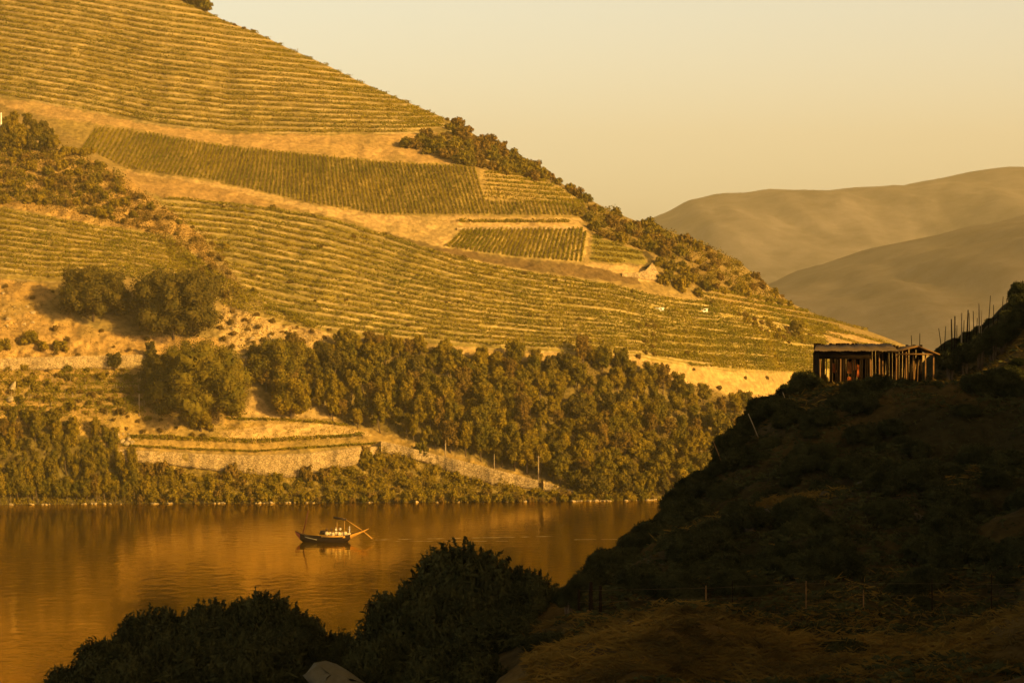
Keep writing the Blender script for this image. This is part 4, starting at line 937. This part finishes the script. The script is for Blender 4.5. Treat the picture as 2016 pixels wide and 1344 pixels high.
for px in (663, 678):
    b_ = MB(); b_.tube([bl(px, 1055, 0.5), bl(px, 1021, 0.5)], [0.05, 0.05], 5); b_.build('canopy_post', M['orangewood'], boat)
b_ = MB(); b_.box((( (669 - 650) * SC), 0.5, (1066 - 1020.5) * SC), (2.7, 1.9, 0.34), [[0.98, 0, 0.17], [0, 1, 0], [-0.17, 0, 0.98]]); b_.build('canopy', M['tar'], boat)
b_ = MB(); b_.tube([bl(676, 1019, 0.2), bl(712, 1042, 0.1)], [0.05, 0.07], 6); b_.tube([bl(712, 1042, 0.1), bl(733, 1059, 0)], [0.07, 0.12], 6); ob_ = b_.build('steering_oar', M['orangewood'], boat)
b_ = MB(); b_.box((0.9, -1.72, 1.2), (5.2, 0.08, 0.42)); b_.build('side_board', M['orangewood'], boat)  # orange board whose bright colour also carries sunlight on the hull side
# deck cargo and people
def bworld(px, py, y): v = Vector(bl(px, py, y)); return BP + Vector((v.x, v.y, v.z))
for i, px in enumerate(np.linspace(644, 680, 7)):
    b_ = MB(); b_.tube([(0, -0.45, 0), (0, -0.25, 0), (0, 0.25, 0), (0, 0.45, 0)], [0.34, 0.44, 0.44, 0.34], 10)
    c_ = empty('barrel', bworld(px, 1049 + (i % 3) * 0.7, -0.9 + 0.2 * (i % 2)), 0.3 * math.sin(i * 2.0)); b_.build('staves', M['cream'], c_, smooth=True)
    h_ = MB(); [h_.tube([(0, y_ - 0.03, 0), (0, y_ + 0.03, 0)], [0.45, 0.45], 10) for y_ in (-0.22, 0.22)]; h_.build('hoops', M['redpaint'], c_)
    tag(c_, 'pale barrel lying in the row on the boat deck, %s from the bow' % ordinal(i + 1), 'barrel', 'barrels on the boat deck')
b_ = MB(); b_.sphere((0, 0, 0.1), (0.75, 0.6, 0.42)); b_.box((0, 0, -0.2), (1.5, 1.2, 0.4)); o_ = b_.build('covered_bundle', M['tar'], None, loc=bworld(636, 1048, 0.2)); tag(o_, 'dark covered bundle in the middle of the boat', 'bundle')
b_ = MB(); b_.box((0, 0, 0), (1.0, 1.0, 0.5)); b_.box((0, 0, 0.27), (1.1, 1.1, 0.06)); o_ = b_.build('crate', M['cream'], None, loc=bworld(686, 1051, -0.6)); tag(o_, 'pale pinkish crate at the stern end of the barrels', 'crate')

SK = mat('skin', (0.42, 0.24, 0.14), 0.6, 0.3); HAIR = mat('dark_hair', (0.02, 0.013, 0.01), 0.6, 0.3)
def person(loc, rz, label, shirt, pants, sit=False, hat=None):
    J_ = {'pel': (0, 0, .95), 'chest': (0, 0, 1.3), 'neck': (0, 0, 1.5), 'head': (0, -0.02, 1.62), 'top': (0, -0.02, 1.76),
          'kl': (.12, -.03, .5), 'al': (.13, .03, .08), 'fl': (.13, -.14, .03), 'kr': (-.12, -.06, .5), 'ar': (-.13, .02, .08), 'fr': (-.13, -.15, .03),
          'sl': (.19, 0, 1.43), 'el': (.27, .02, 1.16), 'hl': (.25, -.16, .95), 'sr': (-.19, 0, 1.43), 'er': (-.27, -.08, 1.17), 'hr': (-.2, -.33, 1.12)}
    if sit:
        J_.update({'pel': (0, 0, .5), 'chest': (0, -.04, .86), 'neck': (0, -.06, 1.06), 'head': (0, -.09, 1.18), 'top': (0, -.09, 1.32), 'kl': (.14, -.45, .5), 'al': (.14, -.42, .08), 'fl': (.14, -.6, .04),
                   'kr': (-.14, -.45, .5), 'ar': (-.14, -.42, .08), 'fr': (-.14, -.6, .04), 'sl': (.19, -.04, 1.0), 'el': (.26, -.12, .74), 'hl': (.15, -.36, .62), 'sr': (-.19, -.04, 1.0), 'er': (-.26, -.12, .74), 'hr': (-.15, -.36, .62)})
    rad = {'pel': .15, 'chest': .155, 'neck': .06, 'head': .1, 'top': .075, 'kl': .075, 'kr': .075, 'al': .05, 'ar': .05, 'fl': .04, 'fr': .04, 'sl': .075, 'sr': .075, 'el': .05, 'er': .05, 'hl': .04, 'hr': .04}
    E = [('pel', 'chest'), ('chest', 'neck'), ('neck', 'head'), ('head', 'top'), ('pel', 'kl'), ('kl', 'al'), ('al', 'fl'), ('pel', 'kr'), ('kr', 'ar'), ('ar', 'fr'), ('chest', 'sl'), ('sl', 'el'), ('el', 'hl'), ('chest', 'sr'), ('sr', 'er'), ('er', 'hr')]
    ks = list(J_); me = bpy.data.meshes.new('body'); me.from_pydata([J_[k] for k in ks], [(ks.index(a), ks.index(b)) for a, b in E], [])
    t_ = bpy.data.objects.new('tmp', me); COL.objects.link(t_)
    md = t_.modifiers.new('s', 'SKIN'); sv = me.skin_vertices[0].data
    for i, k in enumerate(ks): sv[i].radius = (rad[k], rad[k]); sv[i].use_root = (k == 'pel')
    t_.modifiers.new('u', 'SUBSURF').levels = 1
    dg = bpy.context.evaluated_depsgraph_get(); m2 = bpy.data.meshes.new_from_object(t_.evaluated_get(dg)); m2.name = 'person'
    bpy.data.objects.remove(t_)
    m2.materials.clear(); [m2.materials.append(x) for x in (SK, shirt, pants)]
    zp = J_['pel'][2]; zn = J_['neck'][2]
    for p_ in m2.polygons:
        c_ = p_.center; p_.use_smooth = True
        p_.material_index = 0 if c_.z > zn + .01 else (2 if c_.z < zp + .04 and (not sit or c_.y < .2) and not (abs(c_.x) > .2 and c_.z > .6) else 1)
        if (c_ - Vector(J_['hl'])).length < .09 or (c_ - Vector(J_['hr'])).length < .09: p_.material_index = 0
    root = obj('person', m2, None, loc, (0, 0, rz)); tag(root, label, 'person', 'people on the boat')
    h = MB(); t = J_['head']; h.sphere((t[0], t[1] + .03, t[2] + .07), (.115, .12, .12), 4); h.build('hair', hat or HAIR, root, smooth=True)
    f = MB(); f.sphere((t[0], t[1] - .12, t[2]), (.02, .03, .03), 2); f.build('nose', SK, root)
M['shirtw'] = mat('white_cloth', (0.75, 0.68, 0.6), 0.8, 0.1); M['shirtd'] = mat('dark_cloth', (0.04, 0.025, 0.02), 0.8, 0.1); M['orangecloth'] = mat('sunlit_orange_cloth', (0.7, 0.25, 0.05), 0.8, 0.1); M['redcloth'] = mat('sunlit_red_cloth', (0.55, 0.15, 0.04), 0.8, 0.1)
person(bworld(688, 1052, -0.1), R(-70), 'person in white standing at the stern of the boat beside the steering oar', M['shirtw'], M['shirtw'], hat=M['shirtw'])
person(bworld(661, 1050, 0.4), R(40), 'person in white sitting under the left end of the boat canopy', M['shirtw'], M['shirtd'], True, hat=M['shirtw'])
person(bworld(670, 1048.5, 0.2), R(-20), 'dark haired person in a white shirt under the boat canopy', M['shirtw'], M['shirtd'], True)
person(bworld(652, 1050.5, 0.5), R(30), 'person in dark clothes sitting left of the boat canopy', M['shirtd'], M['shirtd'], True)
person(bworld(643, 1051, 0.5), R(10), 'person in dark clothes sitting nearest the bow', M['shirtd'], M['shirtd'], True)
# wake: thin broken lines of foam
FO = mat('foam', (0.40, 0.29, 0.12), 0.6, 0.3)
V = []; Qw = []
for (x0, y0, x1, y1, w0, w1) in ((738, 1062, 1110, 1054.5, 0.9, 0.5), (742, 1065, 1000, 1064.5, 0.5, 0.3), (1130, 1061.5, 1215, 1061, 0.7, 0.3)):
    n = 60; prev = None
    for i in range(n):
        f = i / (n - 1); px = x0 + (x1 - x0) * f; py = y0 + (y1 - y0) * f; Yw = CAMZ * F / (py - HOR); wv = (w0 + (w1 - w0) * f) * max(0.0, 0.55 + 1.2 * float(vnoise(px / 9.0, y0, 9)))
        V += [((px - 1008) / F * Yw, Yw - wv, 0.012), ((px - 1008) / F * Yw, Yw + wv * 0.4, 0.012)]
        if i: b = len(V); Qw.append([b - 4, b - 2, b - 1, b - 3])
o_ = obj('wake', np_mesh('wake', V, [np.array(Qw)], [FO])); tag(o_, 'thin broken wake lines trailing behind the boat', kind='stuff')

# ------------------------------------------------------------------ the shed on the near hill
SY = 147.5; sx = lambda px, Y=SY: (px - 1008) / F * Y
sz_ = lambda py, Y=SY: CAMZ - (py - HOR) / F * Y
shed = empty('shed', (sx(1660), SY, 38.0)); tag(shed, 'ramshackle plank shed with low rusty roof on the near hilltop', 'shed')
OX, OY, OZ = sx(1660), SY, 38.0
M['roofm'] = mat('weathered_roof_sheet', (0.17, 0.115, 0.07), 0.75, 0.15, col2=(0.09, 0.06, 0.04), vscale=2.5)
def L3(x, y, z): return (x - OX, y - OY, z - OZ)
def boards(name, x0, y0, x1, y1, zb, zt, wbd, gapf, seed, m='darkwood', jit=0.12, wf=(0.55, 0.98)):
    q_ = random.Random(seed); b = MB(); Lw = math.hypot(x1 - x0, y1 - y0); n = int(Lw / wbd); ang = math.atan2(y1 - y0, x1 - x0); ca, sa = math.cos(ang), math.sin(ang)
    for i in range(n):
        if q_.random() < gapf: continue
        f = (i + 0.5) / n; tl = q_.uniform(-0.02, 0.02); w_ = wbd * q_.uniform(*wf); z1 = zt - q_.uniform(0, jit) * (q_.random() < 0.5); h = z1 - zb
        b.box(L3(x0 + (x1 - x0) * f, y0 + (y1 - y0) * f, zb + h / 2), (w_, 0.03, h), [[ca, -sa, tl], [sa, ca, 0], [-tl, 0, 1]])
    return b.build(name, M[m], shed)
xl, xm, xr = sx(1614), sx(1713), sx(1840); zt_ = sz_(694); zb_ = 37.85
boards('front_wall', xl, SY, xm, SY, zb_, zt_, 0.11, 0.42, 1); boards('back_wall', xl, SY + 3.2, xm, SY + 3.2, zb_, zt_ + 0.6, 0.17, 0.07, 2, wf=(0.9, 1.0))
boards('side_wall', xl, SY, xl, SY + 3.2, zb_, zt_, 0.14, 0.05, 3); boards('side_wall', xm, SY + 0.1, xm, SY + 3.2, zb_, zt_, 0.16, 0.45, 4)
boards('back_wall', xm, SY + 3.2, xr - 0.2, SY + 3.2, 38.0, zt_ + 0.5, 0.2, 0.05, 5, wf=(0.88, 1.0))
b_ = MB(); b_.box(L3((xl + xm) / 2, SY - 0.05, zt_ - 0.13), (xm - xl + 0.1, 0.06, 0.5)); b_.build('lintel', M['darkwood'], shed)
for px, yo in ((1614, 0), (1655, -.03), (1713, 0), (1718, .5), (1732, .2), (1742, .9), (1765, 0), (1784, 0), (1800, .3), (1822, 0), (1838, 0)):
    b_ = MB(); b_.tube([L3(sx(px) + random.uniform(-.05, .05), SY + yo, 37.6), L3(sx(px), SY + yo, zt_ + 0.05)], [0.055, 0.045], 6); b_.build('post', M['wood'], shed)
for i, px in enumerate((1724, 1727, 1737, 1748, 1756, 1790, 1796, 1812, 1817, 1830)):
    b_ = MB(); b_.tube([L3(sx(px) + random.uniform(-.15, .15), SY + 1.4 + random.random(), 37.8), L3(sx(px), SY + 1.6, zt_ - random.uniform(0.1, 0.8))], [0.03, 0.025], 5); b_.build('pole', M['wood'], shed)
def roof_sheet(name, c4, m, n=26, amp=0.018):
    A, B, Cc, D = [Vector(c) for c in c4]   # A-B front edge, D-C back edge
    V = []
    for i in range(n * 2 + 1):
        f = i / (n * 2.0); up_ = amp * (1 if i % 2 else -1) + 0.02 * math.sin(i * 0.7)
        for P_, Q_ in ((A, B), (D, Cc)):
            p = P_.lerp(Q_, f); V += [L3(p.x, p.y, p.z + up_), L3(p.x, p.y, p.z + up_ - 0.035)]
    Qr = []
    for i in range(n * 2):
        a = i * 4; b = a + 4; Qr += [[a, b, b + 2, a + 2], [a + 1, a + 3, b + 3, b + 1], [a, a + 1, b + 1, b], [a + 2, b + 2, b + 3, a + 3]]
    return obj(name, np_mesh(name, V, [np.array(Qr)], [m]), shed)
roof_sheet('roof', [(sx(1600), SY - 0.5, sz_(690)), (sx(1768), SY - 0.5, sz_(690)), (sx(1772), SY + 3.6, 40.86), (sx(1622), SY + 3.6, 40.80)], M['roofm'])
ax_, az_ = sx(1805), sz_(680)
roof_sheet('gable_roof', [(sx(1758), SY - 0.4, sz_(692)), (ax_, SY - 0.4, az_), (ax_, SY + 3.4, az_ + 0.02), (sx(1758), SY + 3.4, sz_(692))], M['roofm'], 8)
roof_sheet('gable_roof', [(ax_, SY - 0.4, az_), (sx(1848), SY - 0.4, sz_(697)), (sx(1848), SY + 3.4, sz_(697)), (ax_, SY + 3.4, az_ + 0.02)], M['roofm'], 8)
for a, b2 in ((((sx(1758), SY - .42, sz_(693))), (ax_, SY - .42, sz_(681.5))), ((ax_, SY - .42, sz_(681.5)), (sx(1848), SY - .42, sz_(698))), ((sx(1765), SY - .3, sz_(697)), (sx(1840), SY - .3, sz_(697)))):
    b_ = MB(); b_.tube([L3(*a), L3(*b2)], [0.05, 0.05], 4); b_.build('rafter', M['wood'], shed)
def cloth(px, py0, py1, wpx, m, label, yo):
    q_ = random.Random(px); n = 7; V = []; Y = SY + yo; k = 9
    for j in range(k):
        f = j / (k - 1)
        for i in range(n):
            u = i / (n - 1) - 0.5; V.append((sx(px, Y) + u * wpx * Y / F * (0.75 + 0.5 * f), Y + 0.07 * math.sin(i * 2.1 + j * 0.4), sz_(py0 + (py1 - py0) * f, Y) + 0.03 * math.sin(i * 1.3)))
    Qc = np.array([[j * n + i, j * n + i + 1, (j + 1) * n + i + 1, (j + 1) * n + i] for j in range(k - 1) for i in range(n - 1)])
    nn = len(V); V2 = V + [(a, b + 0.02, c) for a, b, c in V]
    o = obj('hanging_cloth', np_mesh('hanging_cloth', V2, [Qc, Qc[:, ::-1] + nn], [m])); tag(o, label, 'cloth', 'cloths hanging in the shed')
cloth(1681, 703, 728, 9, M['orangecloth'], 'bright orange cloth hanging highest in the shed', 0.5); cloth(1672, 712, 735, 9, M['orangecloth'], 'orange cloth hanging left of the highest one', 0.7)  # bright cloth colours also stand in for sunlight caught inside the shed
cloth(1642, 715, 733, 8, M['redcloth'], 'small reddish cloth at the left in the shed', 0.5); cloth(1676, 742, 756, 18, M['redcloth'], 'red and orange cloth low down in the shed', 0.4); cloth(1690, 718, 742, 7, M['redcloth'], 'narrow red cloth at the right in the shed', 0.8)
b_ = MB(); X_ = sx(1774, 146.5); b_.box((0, 0, 0.16), (0.55, 0.4, 0.32), [[1, 0, .1], [0, 1, 0], [-.1, 0, 1]]); b_.box((0, 0, 0.33), (0.62, 0.46, 0.04), [[1, 0, .1], [0, 1, 0], [-.1, 0, 1]]); o_ = b_.build('plastic_tub', mat('pale_plastic', (0.6, 0.62, 0.58), 0.5, 0.4), None, loc=(X_, 146.5, nz(X_, 146.5))); tag(o_, 'pale plastic tub in the grass before the shed', 'tub')

# stakes on the near hill
def stake(px0, py0, px1, py1, Y, label, group, r=0.03, m='wood'):
    a = at(px0, py0, Y); b = at(px1, py1, Y + 0.3); a2 = a + (a - b).normalized() * 0.6
    q_ = MB(); o0 = a
    q_.tube([tuple(a2 - o0), tuple((a + b) / 2 - o0 + Vector((0.01, 0, 0))), tuple(b - o0)], [r * 1.1, r, r * 0.8], 6); o = q_.build('wooden_stake', M[m], None, loc=o0); tag(o, label, 'stake', group)
for k_s, v in enumerate(((1560, 825, 1541, 772, 141), (1545, 835, 1521, 785, 140), (1598, 796, 1581, 752, 144), (1614, 784, 1598, 742, 145), (1487, 847, 1473, 814, 138), (1528, 838, 1510, 800, 139), (1420, 908, 1404, 868, 135), (1330, 968, 1300, 905, 131))):
    stake(*v, 'leaning vine stake left of the shed, %s of eight counted down the slope' % ordinal((3, 4, 2, 1, 6, 5, 7, 8)[k_s]), 'leaning stakes left of the shed', 0.028, 'paleconc_litstake' if v[0] in (1560, 1614, 1487, 1598) else 'wood')
SR = 'upright vine stake on the slope right of the shed'
for i, v in enumerate(((1855, 698, 1848, 646), (1858, 698, 1862, 642), (1874, 692, 1873, 628), (1879, 692, 1880, 622), (1883, 690, 1884, 640), (1893, 680, 1893, 616), (1896, 678, 1898, 630), (1903, 676, 1906, 610), (1908, 672, 1908, 616), (1917, 668, 1916, 612),
    (1922, 664, 1924, 626), (1928, 660, 1927, 597), (1932, 658, 1932, 612), (1945, 650, 1950, 582), (1956, 642, 1956, 600), (1963, 640, 1966, 610), (1971, 636, 1975, 584), (1981, 630, 1982, 588), (1990, 626, 1988, 600), (1795, 690, 1794, 660), (1810, 690, 1811, 656), (1998, 720, 1998, 690))):
    stake(*v, 155.0 if v[0] > 1820 else 152.5, (SR + ', %s from the shed' % ordinal(i + 1)) if i < 19 else 'thin upright stake %s' % ('behind the shed roof, left one', 'behind the shed roof, right one', 'standing alone in the grass right of the shed')[i - 19], 'upright stakes right of the shed', 0.045 if i in (2, 3, 5, 7, 11) else 0.026, 'paleconc_litstake' if i in (5, 11, 12) else 'darkwood')  # pale material paints the sunlit look of a few stakes

M['nwire'] = mat('dull_wire', (0.12, 0.08, 0.04), 0.8, 0.2)
# fence across the lower right
fence = empty('fence', at(1587, 1208, 95)); tag(fence, 'sagging wire fence with thin posts across the dark foreground', 'fence'); FO_ = at(1587, 1208, 95)
for (x, yb, yt, r, m) in ((1390, 1210, 1152, .03, 'wood'), (1442, 1205, 1142, .025, 'darkwood'), (1587, 1212, 1143, .03, 'wood'), (1700, 1212, 1160, .03, 'wood'), (1835, 1212, 1140, .025, 'darkwood'), (1952, 1210, 1130, .025, 'darkwood'), (1163, 1218, 1145, .09, 'darkwood'), (1182, 1216, 1152, .07, 'darkwood'), (1140, 1215, 1160, .06, 'darkwood'), (1158, 1265, 1200, .09, 'wood')):
    q_ = MB(); a = at(x, yb, 95) - FO_; b = at(x, yt, 95) - FO_; q_.tube([(a.x, a.y, a.z - 0.8), tuple(b)], [r, r * 0.85], 6); q_.build('post', M[m], fence)
for pts_ in ([(1140, 1162), (1390, 1157), (1587, 1148), (1835, 1148), (2060, 1150)], [(1140, 1185), (1390, 1178), (1587, 1172), (1835, 1172), (2060, 1172)], [(1150, 1208), (1260, 1210), (1390, 1207), (1587, 1206), (1835, 1208), (2060, 1217)]):
    q_ = MB(); q_.tube([tuple(at(x, y, 94.95) - FO_) for x, y in pts_], [0.007 if pts_[0][1] < 1200 else 0.011] * len(pts_), 4); q_.build('wire', M['nwire'], fence)

# ------------------------------------------------------------------ near vegetation
NSH = []
for k in range(5):
    gq = np.random.RandomState(700 + k); V, Qd = lobes_crown(gq, crown_lobes(gq, 1.0, 1.0, 0.0, 17, 0.75), 26000, 0.062, 0.5, 0.6, core=0.66, jit=0.8, lo=0.6, sp=0.55)
    # loose twigs standing out of the crown
    sp = []
    for s_ in range(170):                                   # sprigs reaching out of the crown
        a0 = gq.rand() * 6.283; e0 = gq.rand() ** 0.7 * 1.5; d0 = np.array([math.cos(a0) * math.cos(e0), math.sin(a0) * math.cos(e0), math.sin(e0)]); st0 = d0 * np.array([0.72, 0.72, 0.48]) * gq.uniform(0.9, 1.15) + np.array([0, 0, 0.38])
        dr = d0 + np.array([0, 0, 0.7]) + 0.5 * gq.randn(3); dr /= np.linalg.norm(dr); ln = gq.uniform(0.12, 0.34)
        f_ = np.linspace(0, 1, 34)[:, None]; sp.append(st0 + dr * ln * f_ + 0.028 * (1.2 - f_) * gq.randn(34, 3))
    sp = np.concatenate(sp); V3, Q3 = leaf_quads(sp, gq.randn(len(sp), 3), 0.055, 0.6, gq, 0.5); V = np.concatenate([V, V3]); Qd = np.concatenate([Qd, Q3 + len(V) - len(V3)])
    n = 1400; a = gq.rand(n) * 6.283; el = gq.rand(n) * 1.3; d = np.stack([np.cos(a) * np.cos(el), np.sin(a) * np.cos(el), np.sin(el)], -1); pc = d * (0.78 + 0.3 * gq.rand(n, 1)) * np.array([0.95, 0.95, 0.72]) + np.array([0, 0, 0.3])
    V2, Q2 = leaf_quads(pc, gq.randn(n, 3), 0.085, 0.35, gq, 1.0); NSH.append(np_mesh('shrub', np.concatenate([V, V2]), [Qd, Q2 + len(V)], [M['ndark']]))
def nshrub(px, pyt, Y, Rr, label, group=None, hmin=0.6, name='bramble_bush'):
    X = (px - 1008) / F * Y; gz = nz(X, Y); zt = CAMZ - (pyt - HOR) / F * Y; h = max(zt - gz + 0.15, hmin)
    sz2 = h if h < 1.9 * Rr else 1.45 * Rr; z0 = zt - sz2; Rr *= 1.12
    o = obj(name, NSH[random.randrange(5)], None, (X, Y, z0), (0, 0, random.uniform(0, 6.28)), (Rr, Rr, sz2)); tag(o, label, 'bush', group)
    if z0 - gz > 0.4:
        b_ = MB()
        for k in range(4): b_.tube([(0.25 * math.cos(k * 1.7), 0.25 * math.sin(k * 1.7), 0.3), (0.1 * math.cos(k * 1.7), 0.1 * math.sin(k * 1.7), -(z0 - gz + 0.3) / sz2)], [0.05 / Rr, 0.09 / Rr], 6)
        b_.build('stem', M['bark'], o)
    return o
for (px, pt, Y, r_, lb) in ((915, 1096, 102, 2.5, 'tallest dark bush at the centre of the foreground'), (1030, 1135, 101, 1.6, 'dark bush leaning on the right side of the tallest bush'), (800, 1180, 100, 2.0, 'dark bush on the left shoulder of the tallest bush'),
    (880, 1185, 96, 2.3, 'broad dark bush in front of the tallest bush'), (985, 1215, 94, 2.0, 'dark bush filling the gap below the tallest bush'), (760, 1270, 92, 1.6, 'low dark bush right of the grey boulder'), (1080, 1250, 90, 1.2, 'low bush at the foot of the dry grass'), (900, 1290, 86, 2.0, 'dark bush at the bottom edge, centre'),
    (1180, 1290, 84, 1.6, 'dark low bush on the grass at the bottom edge'), (1300, 1325, 80, 1.5, 'dark bush at the bottom edge right of centre'), (1660, 1262, 84, 1.0, 'small dark bush in the dry grass at lower right'), (1960, 1275, 84, 1.8, 'dark bush in the lower right corner'), (1900, 1300, 82, 1.2, 'dark bush left of the corner bush at lower right'),
    (150, 1325, 112, 1.6, 'leftmost low bush at the bottom edge'), (225, 1275, 112, 2.0, 'dark bush second from the left at the bottom'), (310, 1220, 114, 2.5, 'rounded dark bush at lower left'), (420, 1208, 114, 2.5, 'dark bush in the middle of the lower left clump'), (515, 1185, 113, 2.1, 'highest dark bush of the lower left clump'), (575, 1215, 112, 1.6, 'dark bush on the right side of the lower left clump'),
    (640, 1262, 112, 1.9, 'low dark bush between the two foreground clumps'), (690, 1275, 110, 1.4, 'low dark bush touching the central clump'), (360, 1275, 108, 2.5, 'dark bush in front of the lower left clump'), (500, 1270, 107, 2.6, 'broad dark bush below the highest of the left clump'), (270, 1310, 107, 1.9, 'dark bush at the bottom edge at lower left')):
    nshrub(px, pt, Y, r_, lb)
# along the silhouette of the near hill
for i, (px, pt, Y, r_) in enumerate(((1120, 1158, 96, .6), (1150, 1140, 103, .7), (1185, 1100, 112, .9), (1215, 1085, 116, .9), (1250, 1062, 119, 1.0), (1285, 1040, 123, 1.0), (1315, 1008, 127, .9), (1330, 975, 130, .8), (1355, 955, 132, .9), (1390, 930, 134, 1.0), (1425, 905, 136, .9),
    (1440, 870, 138, 1.0), (1455, 845, 140, 1.1), (1480, 825, 141, .9), (1500, 800, 143, 1.1), (1530, 782, 145, 1.1), (1555, 765, 146, .9), (1585, 748, 148, .9), (1608, 738, 150, .8), (1232, 1100, 112, 1.0), (1300, 1060, 120, 1.1), (1360, 990, 126, 1.2), (1410, 955, 131, 1.1))):
    nshrub(px, pt - 2 - 5 * (i % 3), Y, r_ * (1.1 if i % 2 else 0.9), 'dark bush on the outline of the near hill, %s up from the water' % ordinal(i + 1) if i < 19 else 'dark bush just inside the outline of the near hill', 'bushes along the near hill outline')
nshrub(2012, 560, 153, 0.8, 'dark leafy bush at the right picture edge above the stakes'); nshrub(1994, 612, 151, 0.8, 'dark bush left of the one at the right edge'); nshrub(2030, 580, 152, 1.4, 'dark bush cut by the right picture edge')
for (px, pt) in ((1870, 694), (1900, 680), (1930, 662), (1955, 648), (1975, 638), (2000, 640)): nshrub(px, pt, 151, 0.75, 'low dark bush at the foot of the upright stakes, %s from the shed' % ordinal([1870, 1900, 1930, 1955, 1975, 2000].index(px) + 1), 'bushes at the upright stakes')
for i, (px, pt) in enumerate(((1862, 684), (1885, 668), (1912, 655), (1936, 640), (1960, 628), (1984, 612), (2004, 592), (2024, 575))): nshrub(px, pt + 3 * (i % 2), 158, 0.75, 'small dark bush on the crest behind the upright stakes, %s from the shed' % ordinal(i + 1), 'bushes on the crest behind the stakes')
random.seed(3); cntb = 0; NB = []
while cntb < 150:
    Y = random.uniform(97, 146); px = random.uniform(1180, 2030); X = (px - 1008) / F * Y
    gz = nz(X, Y); py = HOR + (CAMZ - gz) / Y * F
    edge = np.interp(Y, [95, 118, 126, 136, 148], [1130, 1220, 1320, 1430, 1560])
    if px < edge: continue
    if 120 < Y < 124 and random.random() < 0.8: continue
    if Y > 140 and px > 1600: continue
    s_ = random.uniform(0.35, 1.15); o = obj('bramble_bush', NSH[random.randrange(5)], None, (X, Y, gz - 0.1), (0, 0, random.uniform(0, 6.28)), (s_ * 1.2, s_ * 1.2, s_)); cntb += 1
    v = 'on the upper bank below the shed' if Y > 124 else ('on the middle bank of the near hill' if Y > 110 else 'right behind the wire fence')
    NB.append((px, v, o, s_))
for v in set(r[1] for r in NB):
    for k, r in enumerate(sorted([z for z in NB if z[1] == v], key=lambda z: z[0])):
        z_ = 'small' if r[3] < 0.6 else ('middling' if r[3] < 0.85 else 'large')
        tag(r[2], '%s low dark bush %s, %s from the left' % (z_, v, ordinal(k + 1)), 'bush', 'bushes ' + v)
def near_mass(name, n, label, fn, size, asp, hgt, m, seed):
    gq = np.random.RandomState(seed); Y = gq.uniform(66, 156, n); px = gq.uniform(1000, 2060, n); X = (px - 1008) / F * Y
    j = np.interp(X, nx, np.arange(len(nx))).astype(int); i = np.interp(Y, ny, np.arange(len(ny))).astype(int)
    keep = fn(X, Y, px, gq); X = X[keep]; Y = Y[keep]; i = i[keep]; j = j[keep]; z = NZ[i, j] + gq.rand(len(X)) * hgt
    V, Qd = leaf_quads(np.stack([X, Y, z], -1), gq.randn(len(X), 3) * np.array([1, 1, 0.25]), size, asp, gq, 3.0)
    return tag(obj(name, np_mesh(name, V, [Qd], [M[m]])), label, kind='stuff')
fl_ = lambda Y: np.clip(np.exp(-((Y - 82) / 11.0) ** 2) + np.exp(-((Y - 121.5) / 2.6) ** 2) + 1.0 * np.exp(-((Y - 148) / 6.0) ** 2), 0, 1)
near_mass('grass', 230000, 'long dry golden grass on the level strips of the near hill', lambda X, Y, px, gq: (fl_(Y) * (0.7 + 0.9 * fbm(X / 2.2, Y / 3.0, 5, 3)) > gq.rand(len(X)) * 0.9) & (X > 0.5), 0.2, 0.28, 0.26, 'ngrass', 1)
near_mass('weeds', 120000, 'dark weeds and brambles over the shaded banks of the near hill', lambda X, Y, px, gq: (0.55 + 0.9 * fbm(X / 1.8, Y / 2.4, 6, 3) > gq.rand(len(X))) & (px > np.interp(Y, [74, 95, 118, 126, 136, 148], [1010, 1110, 1180, 1300, 1410, 1500])) & (fl_(Y) < 0.7), 0.2, 0.5, 0.3, 'ndark', 2)
M['nrock'] = mat('dull_stone', (0.085, 0.07, 0.05), 0.9, 0.1, var=0.3, vscale=4.0)
NR_ = [m_.copy() for m_ in ROCK]
for m_ in NR_: m_.materials.clear(); m_.materials.append(M['nrock'])
for (px, Y, s_) in ((1645, 83, .16), (1670, 82.5, .14), (1795, 84, .12), (1640, 85, .2), (1490, 115, .25), (1475, 112, .2), (1510, 117, .3), (1800, 112, .35), (1560, 116, .3), (1600, 118.5, .3), (1625, 119, .35), (1700, 119.5, .4), (1730, 119, .3), (1760, 119.5, .25), (1500, 104, .22), (1880, 125, .3), (1400, 98, .2), (1240, 88, .2), (1980, 103, .25), (1710, 104, .2)):
    X = (px - 1008) / F * Y; rock((X, Y, nz(X, Y) + s_ * 0.3), s_, 'dull stone showing in the shade of the near hillside', 'stones on the near hillside', mesh=NR_[random.randrange(5)])
M['boulder'] = mat('grey_boulder', (0.14, 0.125, 0.09), 0.8, 0.2, var=0.2, vscale=3.0, bump=0.03, bscale=6.0)
bm_ = ROCK[1].copy(); bm_.materials.clear(); bm_.materials.append(M['boulder'])
o_ = obj('boulder', bm_, None, at(672, 1352, 90), (0, 0.25, 0.4), (1.35, 1.2, 0.75)); tag(o_, 'smooth grey boulder at the bottom edge between the dark bushes', 'rock')
